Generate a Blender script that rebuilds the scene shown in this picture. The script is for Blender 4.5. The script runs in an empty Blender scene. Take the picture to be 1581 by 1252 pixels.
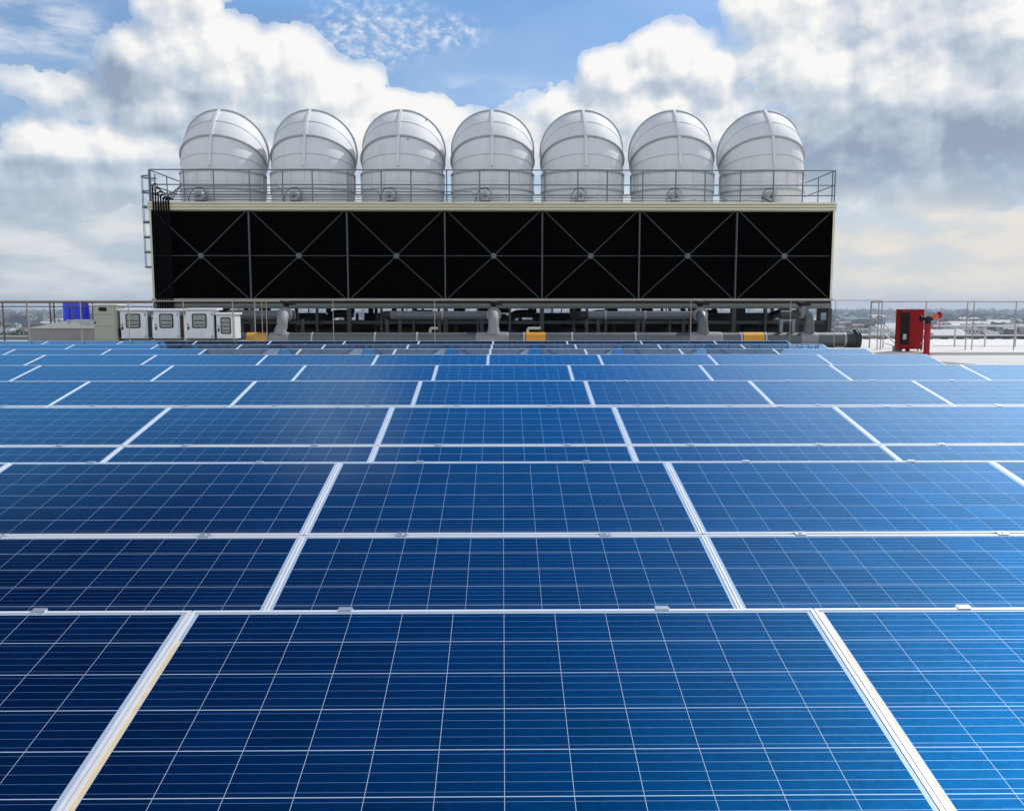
import bpy, bmesh, math, random
from mathutils import Vector, Matrix
R = math.radians
SC = bpy.context.scene
COL = SC.collection
random.seed(7)

# ------------------------------------------------------------------ camera
CAM_Z = 1.35
F_PX, PITCH, YAW = 1347.06, 0.1130, 0.0106          # focal length in px of a 1581 px wide frame
cd = bpy.data.cameras.new('camera'); cam = bpy.data.objects.new('camera', cd); COL.objects.link(cam)
cd.sensor_fit = 'HORIZONTAL'; cd.sensor_width = 36.0; cd.lens = 36.0 * F_PX / 1581.0
cd.clip_start = 0.05; cd.clip_end = 60000.0
cam.location = (0, 0, CAM_Z); cam.rotation_euler = (math.pi / 2 - PITCH, 0, -YAW)
SC.camera = cam

# ------------------------------------------------------------------ light
SUN_AZ, SUN_EL = 50.0, 47.0                          # azimuth to the right of straight ahead, elevation
SC.view_settings.view_transform = 'Standard'; SC.view_settings.look = 'None'
SC.view_settings.exposure = 0.0; SC.view_settings.gamma = 1.0
SC.view_settings.use_curve_mapping = False
SC.cycles.max_bounces = 6; SC.cycles.diffuse_bounces = 3; SC.cycles.glossy_bounces = 3; SC.cycles.volume_bounces = 0
sd = bpy.data.lights.new('sun', 'SUN'); sun = bpy.data.objects.new('sun', sd); COL.objects.link(sun)
sd.energy = 3.6; sd.angle = R(0.55); sd.color = (1.0, 0.95, 0.87)
_s = Vector((math.sin(R(SUN_AZ)) * math.cos(R(SUN_EL)), math.cos(R(SUN_AZ)) * math.cos(R(SUN_EL)), math.sin(R(SUN_EL))))
sun.rotation_euler = (-_s).to_track_quat('-Z', 'Y').to_euler(); sun.location = (20, 20, 40)


class NT:
    """small helper for node maths"""
    def __init__(s, tree): s.t = tree
    def n(s, kind, **kw):
        x = s.t.nodes.new(kind)
        for k, v in kw.items(): setattr(x, k, v)
        return x
    def put(s, sock, v):
        if isinstance(v, bpy.types.NodeSocket): s.t.links.new(v, sock)
        elif v is not None: sock.default_value = v
    def m(s, op, a, b=None, c=None, clamp=False):
        x = s.n('ShaderNodeMath', operation=op, use_clamp=clamp)
        for i, v in enumerate((a, b, c)): s.put(x.inputs[i], v)
        return x.outputs[0]
    def ss(s, v, lo, hi, a=0.0, b=1.0):
        x = s.n('ShaderNodeMapRange', interpolation_type='SMOOTHSTEP')
        s.put(x.inputs[0], v)
        for i, k in enumerate((lo, hi, a, b)): s.put(x.inputs[i + 1], k)
        return x.outputs[0]
    def mix(s, f, a, b, mode='MIX'):
        x = s.n('ShaderNodeMix', data_type='RGBA', blend_type=mode)
        s.put(x.inputs[0], f)
        s.put(x.inputs[6], (*a, 1) if isinstance(a, tuple) and len(a) == 3 else a)
        s.put(x.inputs[7], (*b, 1) if isinstance(b, tuple) and len(b) == 3 else b)
        return x.outputs[2]
    def noise(s, vec, scale, detail=4.0, rough=0.55, dist=0.0):
        x = s.n('ShaderNodeTexNoise')
        s.put(x.inputs['Vector'], vec); s.put(x.inputs['Scale'], scale); s.put(x.inputs['Detail'], detail)
        s.put(x.inputs['Roughness'], rough); s.put(x.inputs['Distortion'], dist)
        return x.outputs[0]
    def comb(s, a, b, c=0.0):
        x = s.n('ShaderNodeCombineXYZ')
        for i, v in enumerate((a, b, c)): s.put(x.inputs[i], v)
        return x.outputs[0]
    def sep(s, v):
        x = s.n('ShaderNodeSeparateXYZ'); s.put(x.inputs[0], v); return x.outputs
    def vm(s, op, a, b):
        x = s.n('ShaderNodeVectorMath', operation=op); s.put(x.inputs[0], a); s.put(x.inputs[1], b); return x.outputs[0]

# ------------------------------------------------------------------ sky with clouds (all by direction: azimuth, elevation in degrees)
# azimuth, elevation, half width, half height, strength
CLOUDS = [
    # big cumulus on the left
    (-19.4, 17.4, 2.6, 2.8, 1.4), (-21.6, 13.6, 2.9, 2.3, 1.2), (-17.8, 14.6, 4.2, 2.8, 1.5), (-13.6, 14.0, 3.6, 2.5, 1.5),
    (-10.2, 13.0, 3.8, 2.2, 1.4), (-6.0, 12.0, 4.6, 1.7, 1.2), (-25.6, 12.2, 3.4, 1.2, .65), (-16.0, 11.4, 11.0, 2.6, 1.4),
    (-6.0, 10.2, 14.0, 2.2, 1.3),
    # lower left cumulus
    (-26.6, 9.0, 3.0, 2.0, 1.3), (-22.0, 9.0, 4.0, 2.2, 1.2), (-25.2, 7.0, 5.0, 2.2, 1.3), (-30.0, 6.4, 4.0, 2.6, 1.2), (-18.0, 7.0, 6.0, 2.0, 1.0),
    # cumulus on the right
    (7.2, 14.1, 2.6, 2.0, 1.4), (10.6, 14.8, 3.3, 2.3, 1.5), (13.2, 14.0, 2.0, 1.9, 1.3), (4.4, 12.0, 3.4, 1.7, 1.2), (9.0, 12.2, 7.5, 2.4, 1.4),
    (16.4, 17.6, 3.0, 2.6, 1.3), (20.6, 17.8, 5.5, 3.4, 1.5), (27.5, 16.8, 6.0, 4.5, 1.5), (18.0, 14.0, 4.6, 3.0, 1.5),
    (23.5, 13.0, 7.0, 3.6, 1.5), (30.0, 11.0, 5.0, 4.0, 1.5), (22.0, 9.4, 9.0, 3.0, 1.5), (28.0, 7.6, 7.0, 2.6, 1.4), (22.0, 6.4, 8.0, 1.3, 1.0),
    (12.0, 9.6, 10.0, 2.4, 1.3),
    # out of view: beside the camera, and added behind it as fill light
    
    (80.0, 25.0, 30.0, 14.0, 1.3), (-75.0, 22.0, 24.0, 10.0, 1.2), (140.0, 30.0, 60.0, 22.0, 1.5),
    (-140.0, 32.0, 55.0, 24.0, 1.5), (180.0, 24.0, 40.0, 20.0, 1.5), (-180.0, 24.0, 40.0, 20.0, 1.5),
]
# parts of the clouds that lie in the clouds' own shade
SHADE = [(-23.4, 12.8, 3.6, 2.6, .75), (-17.5, 11.0, 8.0, 1.7, .62), (-26.0, 6.4, 8.0, 2.2, .80), (-20.5, 8.0, 3.5, 1.0, .35), (21.5, 9.0, 9.5, 3.0, .92), (29.0, 8.2, 9.0, 3.6, 1.0),
         (25.0, 14.2, 4.0, 1.6, .40), (20.0, 12.4, 3.0, 1.0, .3), (29.5, 13.0, 3.0, 1.5, .55), (22.0, 6.4, 10.0, 1.0, .6), (9.5, 13.2, 4.0, 1.1, .22), (13.0, 9.0, 4.0, 1.5, .5), (140.0, 20.0, 60.0, 14.0, .4), (-140.0, 20.0, 60.0, 14.0, .4)]

def blob_max(q, X, Y, blobs):
    v = None
    for a, e, ra, re, st in blobs:
        dx = q.m('MULTIPLY_ADD', X, 1 / ra, -a / ra); dy = q.m('MULTIPLY_ADD', Y, 1 / re, -e / re)
        r2 = q.m('MULTIPLY_ADD', dy, dy, q.m('MULTIPLY', dx, dx))
        b = q.m('MULTIPLY_ADD', r2, -max(st, .55), st)
        v = b if v is None else q.m('SMOOTH_MAX', v, b, .3)
    return v
def cloud_group():
    """outputs: E, the full outline; L, a smooth version for the light; V, the bare masses"""
    g = bpy.data.node_groups.new('cloud_density', 'ShaderNodeTree')
    g.interface.new_socket('P', in_out='INPUT', socket_type='NodeSocketVector')
    for nm in 'LV': g.interface.new_socket(nm, in_out='OUTPUT', socket_type='NodeSocketFloat')
    q = NT(g); gi = q.n('NodeGroupInput'); go = q.n('NodeGroupOutput')
    P = gi.outputs[0]
    w = q.n('ShaderNodeTexNoise'); q.put(w.inputs['Vector'], P); q.put(w.inputs['Scale'], .30); q.put(w.inputs['Detail'], 3.0)
    wv = q.vm('SUBTRACT', w.outputs[1], (.5, .5, .5)); wv = q.vm('MULTIPLY', wv, (3.0, 2.2, 0))
    o = q.sep(q.vm('ADD', P, wv)); X, Y = o[0], o[1]
    v = q.m('MAXIMUM', blob_max(q, X, Y, CLOUDS), -1.2)
    Pw = q.vm('ADD', P, q.vm('MULTIPLY', wv, (.35, .35, 0)))
    e = v
    for sc_, amp in ((.30, .95), (.75, .50)):
        vo = q.n('ShaderNodeTexVoronoi', feature='F1', voronoi_dimensions='2D'); q.put(vo.inputs['Vector'], Pw); q.put(vo.inputs['Scale'], sc_)
        d2 = q.m('MULTIPLY', vo.outputs[0], vo.outputs[0])          # round puffs
        e = q.m('MULTIPLY_ADD', q.m('SUBTRACT', .26, d2), amp, e)
    q.put(go.inputs[0], e); q.put(go.inputs[1], v)
    return g

world = bpy.data.worlds.new('World'); SC.world = world; world.use_nodes = True
wt = world.node_tree; q = NT(wt)
for x in list(wt.nodes): wt.nodes.remove(x)
out = q.n('ShaderNodeOutputWorld'); bg = q.n('ShaderNodeBackground'); wt.links.new(bg.outputs[0], out.inputs[0])
SKY = .10
bg.inputs[1].default_value = SKY
world.cycles.sampling_method = 'MANUAL'; world.cycles.sample_map_resolution = 256
sky = q.n('ShaderNodeTexSky', sky_type='NISHITA', sun_disc=False)
sky.sun_elevation = R(SUN_EL); sky.sun_rotation = R(SUN_AZ); sky.altitude = 30; sky.air_density = 1.0; sky.dust_density = .6; sky.ozone_density = 3.0
tc = q.n('ShaderNodeTexCoord'); dx, dy, dz = q.sep(tc.outputs['Generated'])[:3]
az = q.m('MULTIPLY', q.m('ARCTAN2', dx, dy), 57.2958); el = q.m('MULTIPLY', q.m('ARCSINE', dz), 57.2958)
P = q.comb(az, el, 0.0)
cg = cloud_group()
def dens(p):
    x = q.n('ShaderNodeGroup'); x.node_tree = cg; q.put(x.inputs[0], p); return x.outputs
L0, V0 = dens(P)[:2]; L1 = dens(q.vm('ADD', P, (.7, 1.1, 0)))[0]
E0 = q.m('MULTIPLY_ADD', q.m('SUBTRACT', q.noise(P, 1.0, 8.0, .60), .5), 1.0, L0)
mask = q.m('MULTIPLY', q.ss(E0, .03, .17), q.ss(V0, .0, .7, .40, 1.0))
lit = q.m('SUBTRACT', L0, L1)
sh = q.m('MAXIMUM', blob_max(q, az, el, SHADE), 0.0)
broad = q.noise(q.vm('MULTIPLY', P, (.8, 1.2, 1)), .24, 6.0, .55)
relief = q.m('SUBTRACT', q.noise(P, .8, 7.0, .62), q.noise(q.vm('ADD', P, (.28, .50, 0)), .8, 7.0, .62))
br = q.m('MULTIPLY_ADD', q.m('MAXIMUM', q.m('MINIMUM', lit, .8), -.6), .46, .76)
br = q.m('MULTIPLY_ADD', relief, .60, br)
br = q.m('MULTIPLY_ADD', sh, -.74, br)
br = q.m('MULTIPLY_ADD', q.m('SUBTRACT', broad, .5), .48, br, clamp=True)
ccol = q.n('ShaderNodeValToRGB'); q.put(ccol.inputs[0], br)
cr = ccol.color_ramp; cr.elements[0].position = .05; cr.elements[0].color = (3.0, 3.8, 5.0, 1)
cr.elements[1].position = .98; cr.elements[1].color = (9.7, 9.6, 9.4, 1)
e_ = cr.elements.new(.5); e_.color = (5.5, 6.25, 7.2, 1)
# haze layer near the horizon, streaked
st = q.noise(q.vm('MULTIPLY', P, (.45, 1.2, 1)), .40, 6.0, .55)
veil = q.m('MULTIPLY', q.ss(el, 13.0, 4.0), q.ss(st, .2, .62, .70, 1.0))
veil = q.m('MAXIMUM', veil, q.m('MULTIPLY', q.ss(el, 24.0, 8.0), .30))
warm = q.ss(az, -4.0, 24.0)
vhi = q.mix(warm, (7.4, 7.7, 7.9), (8.5, 8.0, 7.2)); vlo = q.mix(warm, (5.0, 5.7, 6.5), (6.5, 6.6, 6.7))
vcol = q.mix(q.ss(st, .36, .62), vlo, vhi)
skyc = q.mix(1.0, sky.outputs[0], q.mix(q.ss(el, 18.5, 25.0), (.80, 1.06, 1.26), q.mix(q.ss(az, -36.0, 2.0), (.02, .06, .30), q.mix(q.ss(el, 29.0, 46.0), (.09, 1.22, 2.00), (.03, .42, 1.00)))), 'MULTIPLY')
c0 = q.mix(veil, skyc, vcol)
# bright milky bank round the sun on the right, a fainter one on the left: high up, out of view, added for the panels' reflections
bank = q.m('MULTIPLY', q.m('MULTIPLY', q.m('MULTIPLY', q.ss(az, 2.0, 36.0), q.ss(az, 95.0, 55.0)), q.ss(el, 16.5, 22.0)), q.m('MAXIMUM', q.ss(el, 37.0, 23.0), q.m('MULTIPLY', q.ss(el, 62.0, 30.0), .35)))
c0 = q.mix(q.m('MULTIPLY', bank, .95), c0, (17.0, 18.5, 20.5))
def oval(a, e, ra, re):
    x, y = q.m('MULTIPLY_ADD', az, 1 / ra, -a / ra), q.m('MULTIPLY_ADD', el, 1 / re, -e / re)
    return q.ss(q.m('SQRT', q.m('MULTIPLY_ADD', x, x, q.m('MULTIPLY', y, y))), 1.0, .2)
soft = q.noise(P, .16, 3.0, .5)
c0 = q.mix(q.m('MULTIPLY', q.m('MULTIPLY', oval(-12.0, 28.0, 8.5, 6.5), q.ss(az, -4.0, -9.0)), q.ss(soft, .3, .6, .3, .66)), c0, (7.5, 9.0, 11.0))
mack = q.ss(q.noise(q.vm('MULTIPLY', P, (1.0, 1.5, 1)), 1.5, 4.0, .55), .38, .80)      # thin mackerel cloud in the blue gap
thin = q.ss(q.noise(q.vm('MULTIPLY', P, (.35, 1.1, 1)), .6, 5.0, .6), .42, .75)
c0 = q.mix(q.m('MULTIPLY', q.m('MULTIPLY', mack, .95), q.m('MULTIPLY', q.m('MAXIMUM', oval(-3.2, 16.6, 3.4, 1.5), oval(-8.0, 16.6, 6.0, 3.0)), q.ss(soft, .3, .55))), c0, (9.0, 9.2, 9.5))
c0 = q.mix(q.m('MULTIPLY', q.m('MULTIPLY', thin, .75), q.m('MAXIMUM', oval(-28.0, 15.0, 9.0, 5.0), oval(-1.0, 12.8, 8.0, 1.8))), c0, (8.6, 9.0, 9.4))
bank2 = q.m('MULTIPLY', q.m('MULTIPLY', q.ss(az, 4.0, -26.0), q.ss(el, 16.5, 21.0)), q.ss(el, 34.0, 24.0))
c0 = q.mix(q.m('MULTIPLY', bank2, .8), c0, (2.4, 7.6, 14.5))
ga, ge = q.m('MULTIPLY_ADD', az, 1 / 30.0, -40 / 30.0), q.m('MULTIPLY_ADD', el, 1 / 11.0, -25.5 / 11.0)
glow = q.ss(q.m('SQRT', q.m('MULTIPLY_ADD', ga, ga, q.m('MULTIPLY', ge, ge))), 1.0, .25, 1.0, 2.0)     # added glow in the clouds high on the right, for the panels' reflections
gain = q.m('MULTIPLY', glow, q.ss(q.m('ABSOLUTE', az), 70.0, 110.0, 1.0, 1.3))                          # unseen clouds behind the camera brightened as added fill light
ccl = q.vm('MULTIPLY', ccol.outputs[0], q.comb(gain, gain, gain))
fade = q.ss(el, 2.5, 9.5)                           # low clouds melt into the haze
c1 = q.mix(q.m('MULTIPLY', mask, fade), c0, ccl)
wt.links.new(c1, bg.inputs[0])

# ------------------------------------------------------------------ helpers: pixels to points, meshes, things
_c, _sn, _ct, _st = math.cos(YAW), math.sin(YAW), math.cos(PITCH), math.sin(PITCH)
def at(x, y, Y):
    """the point at distance Y in front of the camera that the photo shows at (x, y)"""
    u, v = (x - 790.5) / F_PX, (y - 626.0) / F_PX
    f = _ct - v * _st                                 # along the level forward axis
    d = Vector((_sn * f + u * _c, _c * f - u * _sn, -_st - v * _ct))
    t = Y / d.y
    return Vector((d.x * t, Y, CAM_Z + d.z * t))
def X(x, Y, y=473): return at(x, y, Y).x
def Z(y, Y, x=776): return at(x, y, Y).z

class MB:
    def __init__(s): s.v, s.f, s.sm, s.bev = [], [], [], 0.0
    def add(s, vs, fs, smooth=False):
        b = len(s.v); s.v += [tuple(p) for p in vs]
        s.f += [tuple(i + b for i in f) for f in fs]; s.sm += [smooth] * len(fs); return s
    def box(s, x0, x1, y0, y1, z0, z1):
        v = [(x, y, z) for z in (z0, z1) for y in (y0, y1) for x in (x0, x1)]
        return s.add(v, [(0, 2, 3, 1), (4, 5, 7, 6), (0, 1, 5, 4), (2, 6, 7, 3), (0, 4, 6, 2), (1, 3, 7, 5)])
    def obox(s, c, ax, ay, az_):
        c, ax, ay, az_ = map(Vector, (c, ax, ay, az_))
        v = [c + ax * i + ay * j + az_ * k for k in (-1, 1) for j in (-1, 1) for i in (-1, 1)]
        return s.add(v, [(0, 2, 3, 1), (4, 5, 7, 6), (0, 1, 5, 4), (2, 6, 7, 3), (0, 4, 6, 2), (1, 3, 7, 5)])
    def bar(s, p0, p1, w, h, up=(0, 0, 1)):
        p0, p1 = Vector(p0), Vector(p1); d = p1 - p0; a = d.cross(Vector(up))
        if a.length < 1e-6: a = d.cross(Vector((1, 0, 0)))
        a.normalize(); b = a.cross(d).normalized()
        return s.obox((p0 + p1) / 2, d / 2, a * (w / 2), b * (h / 2))
    def tube(s, pts, r, n=10, cap=True):
        pts = [Vector(p) for p in pts]; rs = r if isinstance(r, (list, tuple)) else [r] * len(pts)
        rings = []; ref = None
        for i, p in enumerate(pts):
            d = (pts[min(i + 1, len(pts) - 1)] - pts[max(i - 1, 0)]).normalized()
            if ref is None:
                ref = d.cross(Vector((0, 0, 1)) if abs(d.z) < .9 else Vector((1, 0, 0))).normalized()
            ref = (ref - d * ref.dot(d)).normalized(); b = d.cross(ref)
            rings.append([p + (ref * math.cos(2 * math.pi * k / n) + b * math.sin(2 * math.pi * k / n)) * rs[i] for k in range(n)])
        vs = [p for r_ in rings for p in r_]; fs = []
        for i in range(len(pts) - 1):
            for k in range(n):
                fs.append((i * n + k, i * n + (k + 1) % n, (i + 1) * n + (k + 1) % n, (i + 1) * n + k))
        s.add(vs, fs, True)
        if cap:
            s.add(rings[0][::-1], [tuple(range(n))]); s.add(rings[-1], [tuple(range(n))])
        return s
    def lathe(s, p0, axis, prof, n=24):
        """profile of (distance along axis, radius); a radius of 0 closes it"""
        p0 = Vector(p0); d = Vector(axis).normalized()
        a = d.cross(Vector((0, 0, 1)) if abs(d.z) < .9 else Vector((1, 0, 0))).normalized(); b = d.cross(a)
        for (t0, r0), (t1, r1) in zip(prof[:-1], prof[1:]):
            r0_, r1_ = max(r0, 1e-4), max(r1, 1e-4)
            vs = [p0 + d * t + (a * math.cos(2 * math.pi * k / n) + b * math.sin(2 * math.pi * k / n)) * r_ for t, r_ in ((t0, r0_), (t1, r1_)) for k in range(n)]
            s.add(vs, [(k, (k + 1) % n, n + (k + 1) % n, n + k) for k in range(n)], abs(t1 - t0) > abs(r1 - r0) * .3)
        return s
    def prism(s, poly, a, b, axis='y'):
        """2-D outline swept between a and b along an axis"""
        def P3(p, t): return (p[0], t, p[1]) if axis == 'y' else ((t, p[0], p[1]) if axis == 'x' else (p[0], p[1], t))
        n = len(poly); vs = [P3(p, a) for p in poly] + [P3(p, b) for p in poly]
        return s.add(vs, [tuple(range(n)), tuple(range(2 * n - 1, n - 1, -1))] + [(i, i + n, (i + 1) % n + n, (i + 1) % n) for i in range(n)])
    def mesh(s, name, mat):
        me = bpy.data.meshes.new(name); me.from_pydata(s.v, [], s.f); me.update()
        me.polygons.foreach_set('use_smooth', s.sm)
        bm = bmesh.new(); bm.from_mesh(me)
        if s.bev:
            es = [e for e in bm.edges if len(e.link_faces) == 2 and e.calc_face_angle(0) > .6 and not (e.link_faces[0].smooth and e.link_faces[1].smooth)]
            bmesh.ops.bevel(bm, geom=es, offset=s.bev, segments=1, affect='EDGES', clamp_overlap=True)
        bmesh.ops.recalc_face_normals(bm, faces=bm.faces); bm.to_mesh(me); bm.free()
        me.materials.append(mat); return me
    def build(s, name, mat, parent=None, base=None):
        """link as ONE object; its origin is moved to base (points are given in world space, or in the parent's)"""
        o = bpy.data.objects.new(name, None if False else s.mesh(name, mat)); COL.objects.link(o)
        if base is not None:
            b = Vector(base); o.data.transform(Matrix.Translation(-b)); o.location = b
        if parent is not None:
            o.parent = parent
        return o

def tag(o, label=None, cat=None, group=None, kind=None):
    if label: o['label'] = label
    if cat: o['category'] = cat
    if group: o['group'] = group
    if kind: o['kind'] = kind
    return o
def thing(name, label, cat, loc=(0, 0, 0), group=None):
    o = bpy.data.objects.new(name, None); COL.objects.link(o); o.location = loc; o.empty_display_size = .2
    return tag(o, label, cat, group)
class Part:
    """builds children whose points are given in world space"""
    def __init__(s, root): s.r = root
    def __call__(s, mb, name, mat, parent=None):
        p = parent or s.r
        off = Vector((0, 0, 0)); k = p
        while k is not None: off += k.location; k = k.parent
        o = bpy.data.objects.new(name, mb.mesh(name, mat)); COL.objects.link(o)
        o.data.transform(Matrix.Translation(-off)); o.parent = p
        return o
def copy_tree(o, parent=None):
    c = o.copy(); COL.objects.link(c); c.parent = parent
    for ch in list(o.children): copy_tree(ch, c)
    return c
ORD = ['first', 'second', 'third', 'fourth', 'fifth', 'sixth', 'seventh', 'eighth', 'ninth', 'tenth', 'eleventh', 'twelfth', 'thirteenth']

# ------------------------------------------------------------------ materials
def mat(name, col, rough=.5, metal=0.0, var=.12, scale=3.0, bump=0.0, stain=None, stain_amt=.0, spec=.5, stretch=(1, 1, 1), coat=0.0, lo=.5):
    m = bpy.data.materials.new(name); m.use_nodes = True; k = NT(m.node_tree)
    b = m.node_tree.nodes['Principled BSDF']; t = k.n('ShaderNodeTexCoord')
    r_ = k.m('MULTIPLY', k.n('ShaderNodeObjectInfo').outputs['Random'], 43.0); v = k.vm('MULTIPLY', k.vm('ADD', t.outputs['Object'], k.comb(r_, r_, 0.0)), stretch)
    n1 = k.noise(v, scale, 5.0, .6); n2 = k.noise(v, scale * 7, 3.0, .6)
    f = k.m('MULTIPLY_ADD', k.m('SUBTRACT', n1, .5), 2 * var, 1.0); f = k.m('MULTIPLY_ADD', k.m('SUBTRACT', n2, .5), var, f)
    c = k.vm('MULTIPLY', k.comb(f, f, f), col)
    if stain:
        s_ = k.m('MULTIPLY', k.ss(k.noise(v, scale * 1.7, 6.0, .65, .6), lo, lo + .25), stain_amt)
        c = k.mix(s_, c, stain)
    k.put(b.inputs['Base Color'], c)
    k.put(b.inputs['Roughness'], k.m('MULTIPLY_ADD', k.m('SUBTRACT', n1, .5), .2, rough, clamp=True)); b.inputs['Metallic'].default_value = metal
    b.inputs['Specular IOR Level'].default_value = spec; b.inputs['Coat Weight'].default_value = coat; b.inputs['Coat Roughness'].default_value = .15
    if bump:
        bn = k.n('ShaderNodeBump'); k.put(bn.inputs['Height'], n2); bn.inputs['Strength'].default_value = bump; bn.inputs['Distance'].default_value = .02
        k.put(b.inputs['Normal'], bn.outputs[0])
    return m

M = {}
M['alu'] = mat('anodised_aluminium', (.80, .81, .83), .38, .25, .06, 6)
M['clamp'] = mat('clamp_aluminium', (.62, .64, .66), .35, .7, .08, 9)
M['bolt'] = mat('dark_bolt', (.08, .08, .09), .4, .6)
M['seal'] = mat('yellowed_sealant', (.62, .50, .30), .6, 0, .2, 5, stain=(.72, .68, .58), stain_amt=.9, lo=.48)
M['seal_pale'] = mat('pale_sealant', (.72, .63, .48), .6, 0, .15, 4, stain=(.76, .74, .70), stain_amt=.9, lo=.42)
M['roof'] = mat('roof_membrane', (.52, .52, .505), .7, 0, .10, .8, .15, (.42, .42, .40), .5, lo=.55)
M['deck'] = mat('white_roof_coating', (.60, .59, .565), .65, 0, .06, .9, .1, (.40, .39, .36), .55, lo=.56)
M['conc'] = mat('weathered_concrete', (.27, .265, .26), .85, 0, .18, 2.2, .3, (.16, .16, .15), .6, lo=.5)
M['conc_lt'] = mat('pale_concrete', (.28, .30, .32), .8, 0, .12, .9, .2, (.25, .26, .27), .6, lo=.52)
M['frp'] = mat('white_fibreglass', (.77, .785, .79), .6, 0, .04, .8, 0, (.50, .50, .47), .40, stretch=(2.2, 2.2, .22), coat=0, spec=.12, lo=.53)
M['frp_edge'] = mat('grey_flange', (.44, .47, .49), .5, 0, .1, 2)
M['casing'] = mat('cream_casing', (.70, .66, .50), .55, 0, .07, .5, 0, (.45, .38, .24), .5, stretch=(.25, 1, 3.0), lo=.55)
M['fill'] = mat('black_louvre', (.0022, .0022, .0025), .9, 0, .3, 2, spec=.03)
M['brace'] = mat('galvanised_brace', (.09, .097, .10), .6, .2, .2, 3)
M['node'] = mat('grey_green_plate', (.11, .15, .155), .6, .2, .15, 6)
M['galv'] = mat('galvanised_steel', (.17, .21, .24), .5, .3, .12, 4)
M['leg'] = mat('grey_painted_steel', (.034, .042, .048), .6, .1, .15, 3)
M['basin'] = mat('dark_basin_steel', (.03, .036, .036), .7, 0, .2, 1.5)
M['basin_lt'] = mat('grey_green_basin', (.15, .17, .155), .6, 0, .2, .8, stain=(.10, .11, .1), stain_amt=.6)
M['lip'] = mat('beige_basin_lip', (.38, .34, .28), .6, 0, .15, 1)
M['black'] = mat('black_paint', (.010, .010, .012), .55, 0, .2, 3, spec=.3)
M['pump'] = mat('dark_machinery', (.006, .007, .008), .6, .1, .3, 3)
M['pipe'] = mat('grey_pipe_cladding', (.10, .12, .125), .45, .25, .14, 1.6, .1, (.26, .26, .26), .5, lo=.57)
M['patch'] = mat('pale_pipe_wrap', (.25, .245, .26), .65, .1, .15, 4, .3, (.40, .40, .41), .7)
M['ring'] = mat('white_pipe_band', (.42, .42, .43), .5)
M['yellow'] = mat('orange_yellow_band', (.66, .29, .015), .5, 0, .12, 3)
M['yellow_worn'] = mat('worn_yellow_band', (.62, .33, .05), .6, 0, .2, 5, stain=(.35, .32, .28), stain_amt=.6, lo=.55)
M['beige'] = mat('beige_painted_rail', (.38, .32, .26), .6, .1, .15, 4, stain=(.25, .11, .04), stain_amt=.75, lo=.58)
M['rust'] = mat('rusty_brown_post', (.16, .11, .08), .7, .1, .25, 5, stain=(.30, .15, .06), stain_amt=.8)
M['whiterail'] = mat('white_steel_rail', (.55, .56, .56), .5, .1, .1, 4, stain=(.35, .25, .15), stain_amt=.4, lo=.6)
M['cab'] = mat('white_enclosure', (.66, .69, .71), .42, 0, .05, 2, 0, (.48, .49, .48), .5, lo=.52)
M['cab_grey'] = mat('grey_green_enclosure', (.38, .39, .31), .5, 0, .06, 2)
M['cream'] = mat('cream_cap', (.72, .68, .55), .5)
M['gasket'] = mat('black_gasket', (.008, .009, .009), .5, spec=.2)
M['pane'] = mat('meter_window_glass', (.22, .26, .24), .06, 0, .25, 9, coat=1.0)
M['shelf'] = mat('grey_device', (.30, .33, .30), .5)
M['tank'] = mat('blue_plastic_tank', (.014, .06, .78), .38, 0, .08, 2, coat=.2)
M['red'] = mat('red_enamel', (.27, .002, .004), .45, 0, .08, 2, spec=.25, coat=.0)
M['red_b'] = mat('red_standpipe_paint', (.36, .006, .018), .4, 0, .1, 3, spec=.3, coat=.05)
M['orange'] = mat('orange_red_cap', (.70, .10, .04), .5)
M['pink'] = mat('pale_extinguisher_label', (.60, .42, .42), .5)
M['brass'] = mat('dark_brass', (.06, .05, .04), .4, .6)
M['motor'] = mat('grey_motor_paint', (.42, .45, .47), .45, .2, .1, 6)
M['cable'] = mat('black_conduit', (.004, .004, .005), .55, 0, .2, 4, spec=.04)
M['mat'] = mat('painted_shade_grey', (.20, .21, .21), .8, 0, .15, 2)  # grey of the flat sheet that stands in for a shaded triangle
M['sheet'] = mat('pale_green_sheet_metal', (.50, .54, .47), .5, .2, .1, 1.4, 0, (.36, .38, .33), .5)
M['flash'] = mat('grey_flashing', (.36, .40, .41), .45, .4, .1, 2)

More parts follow.
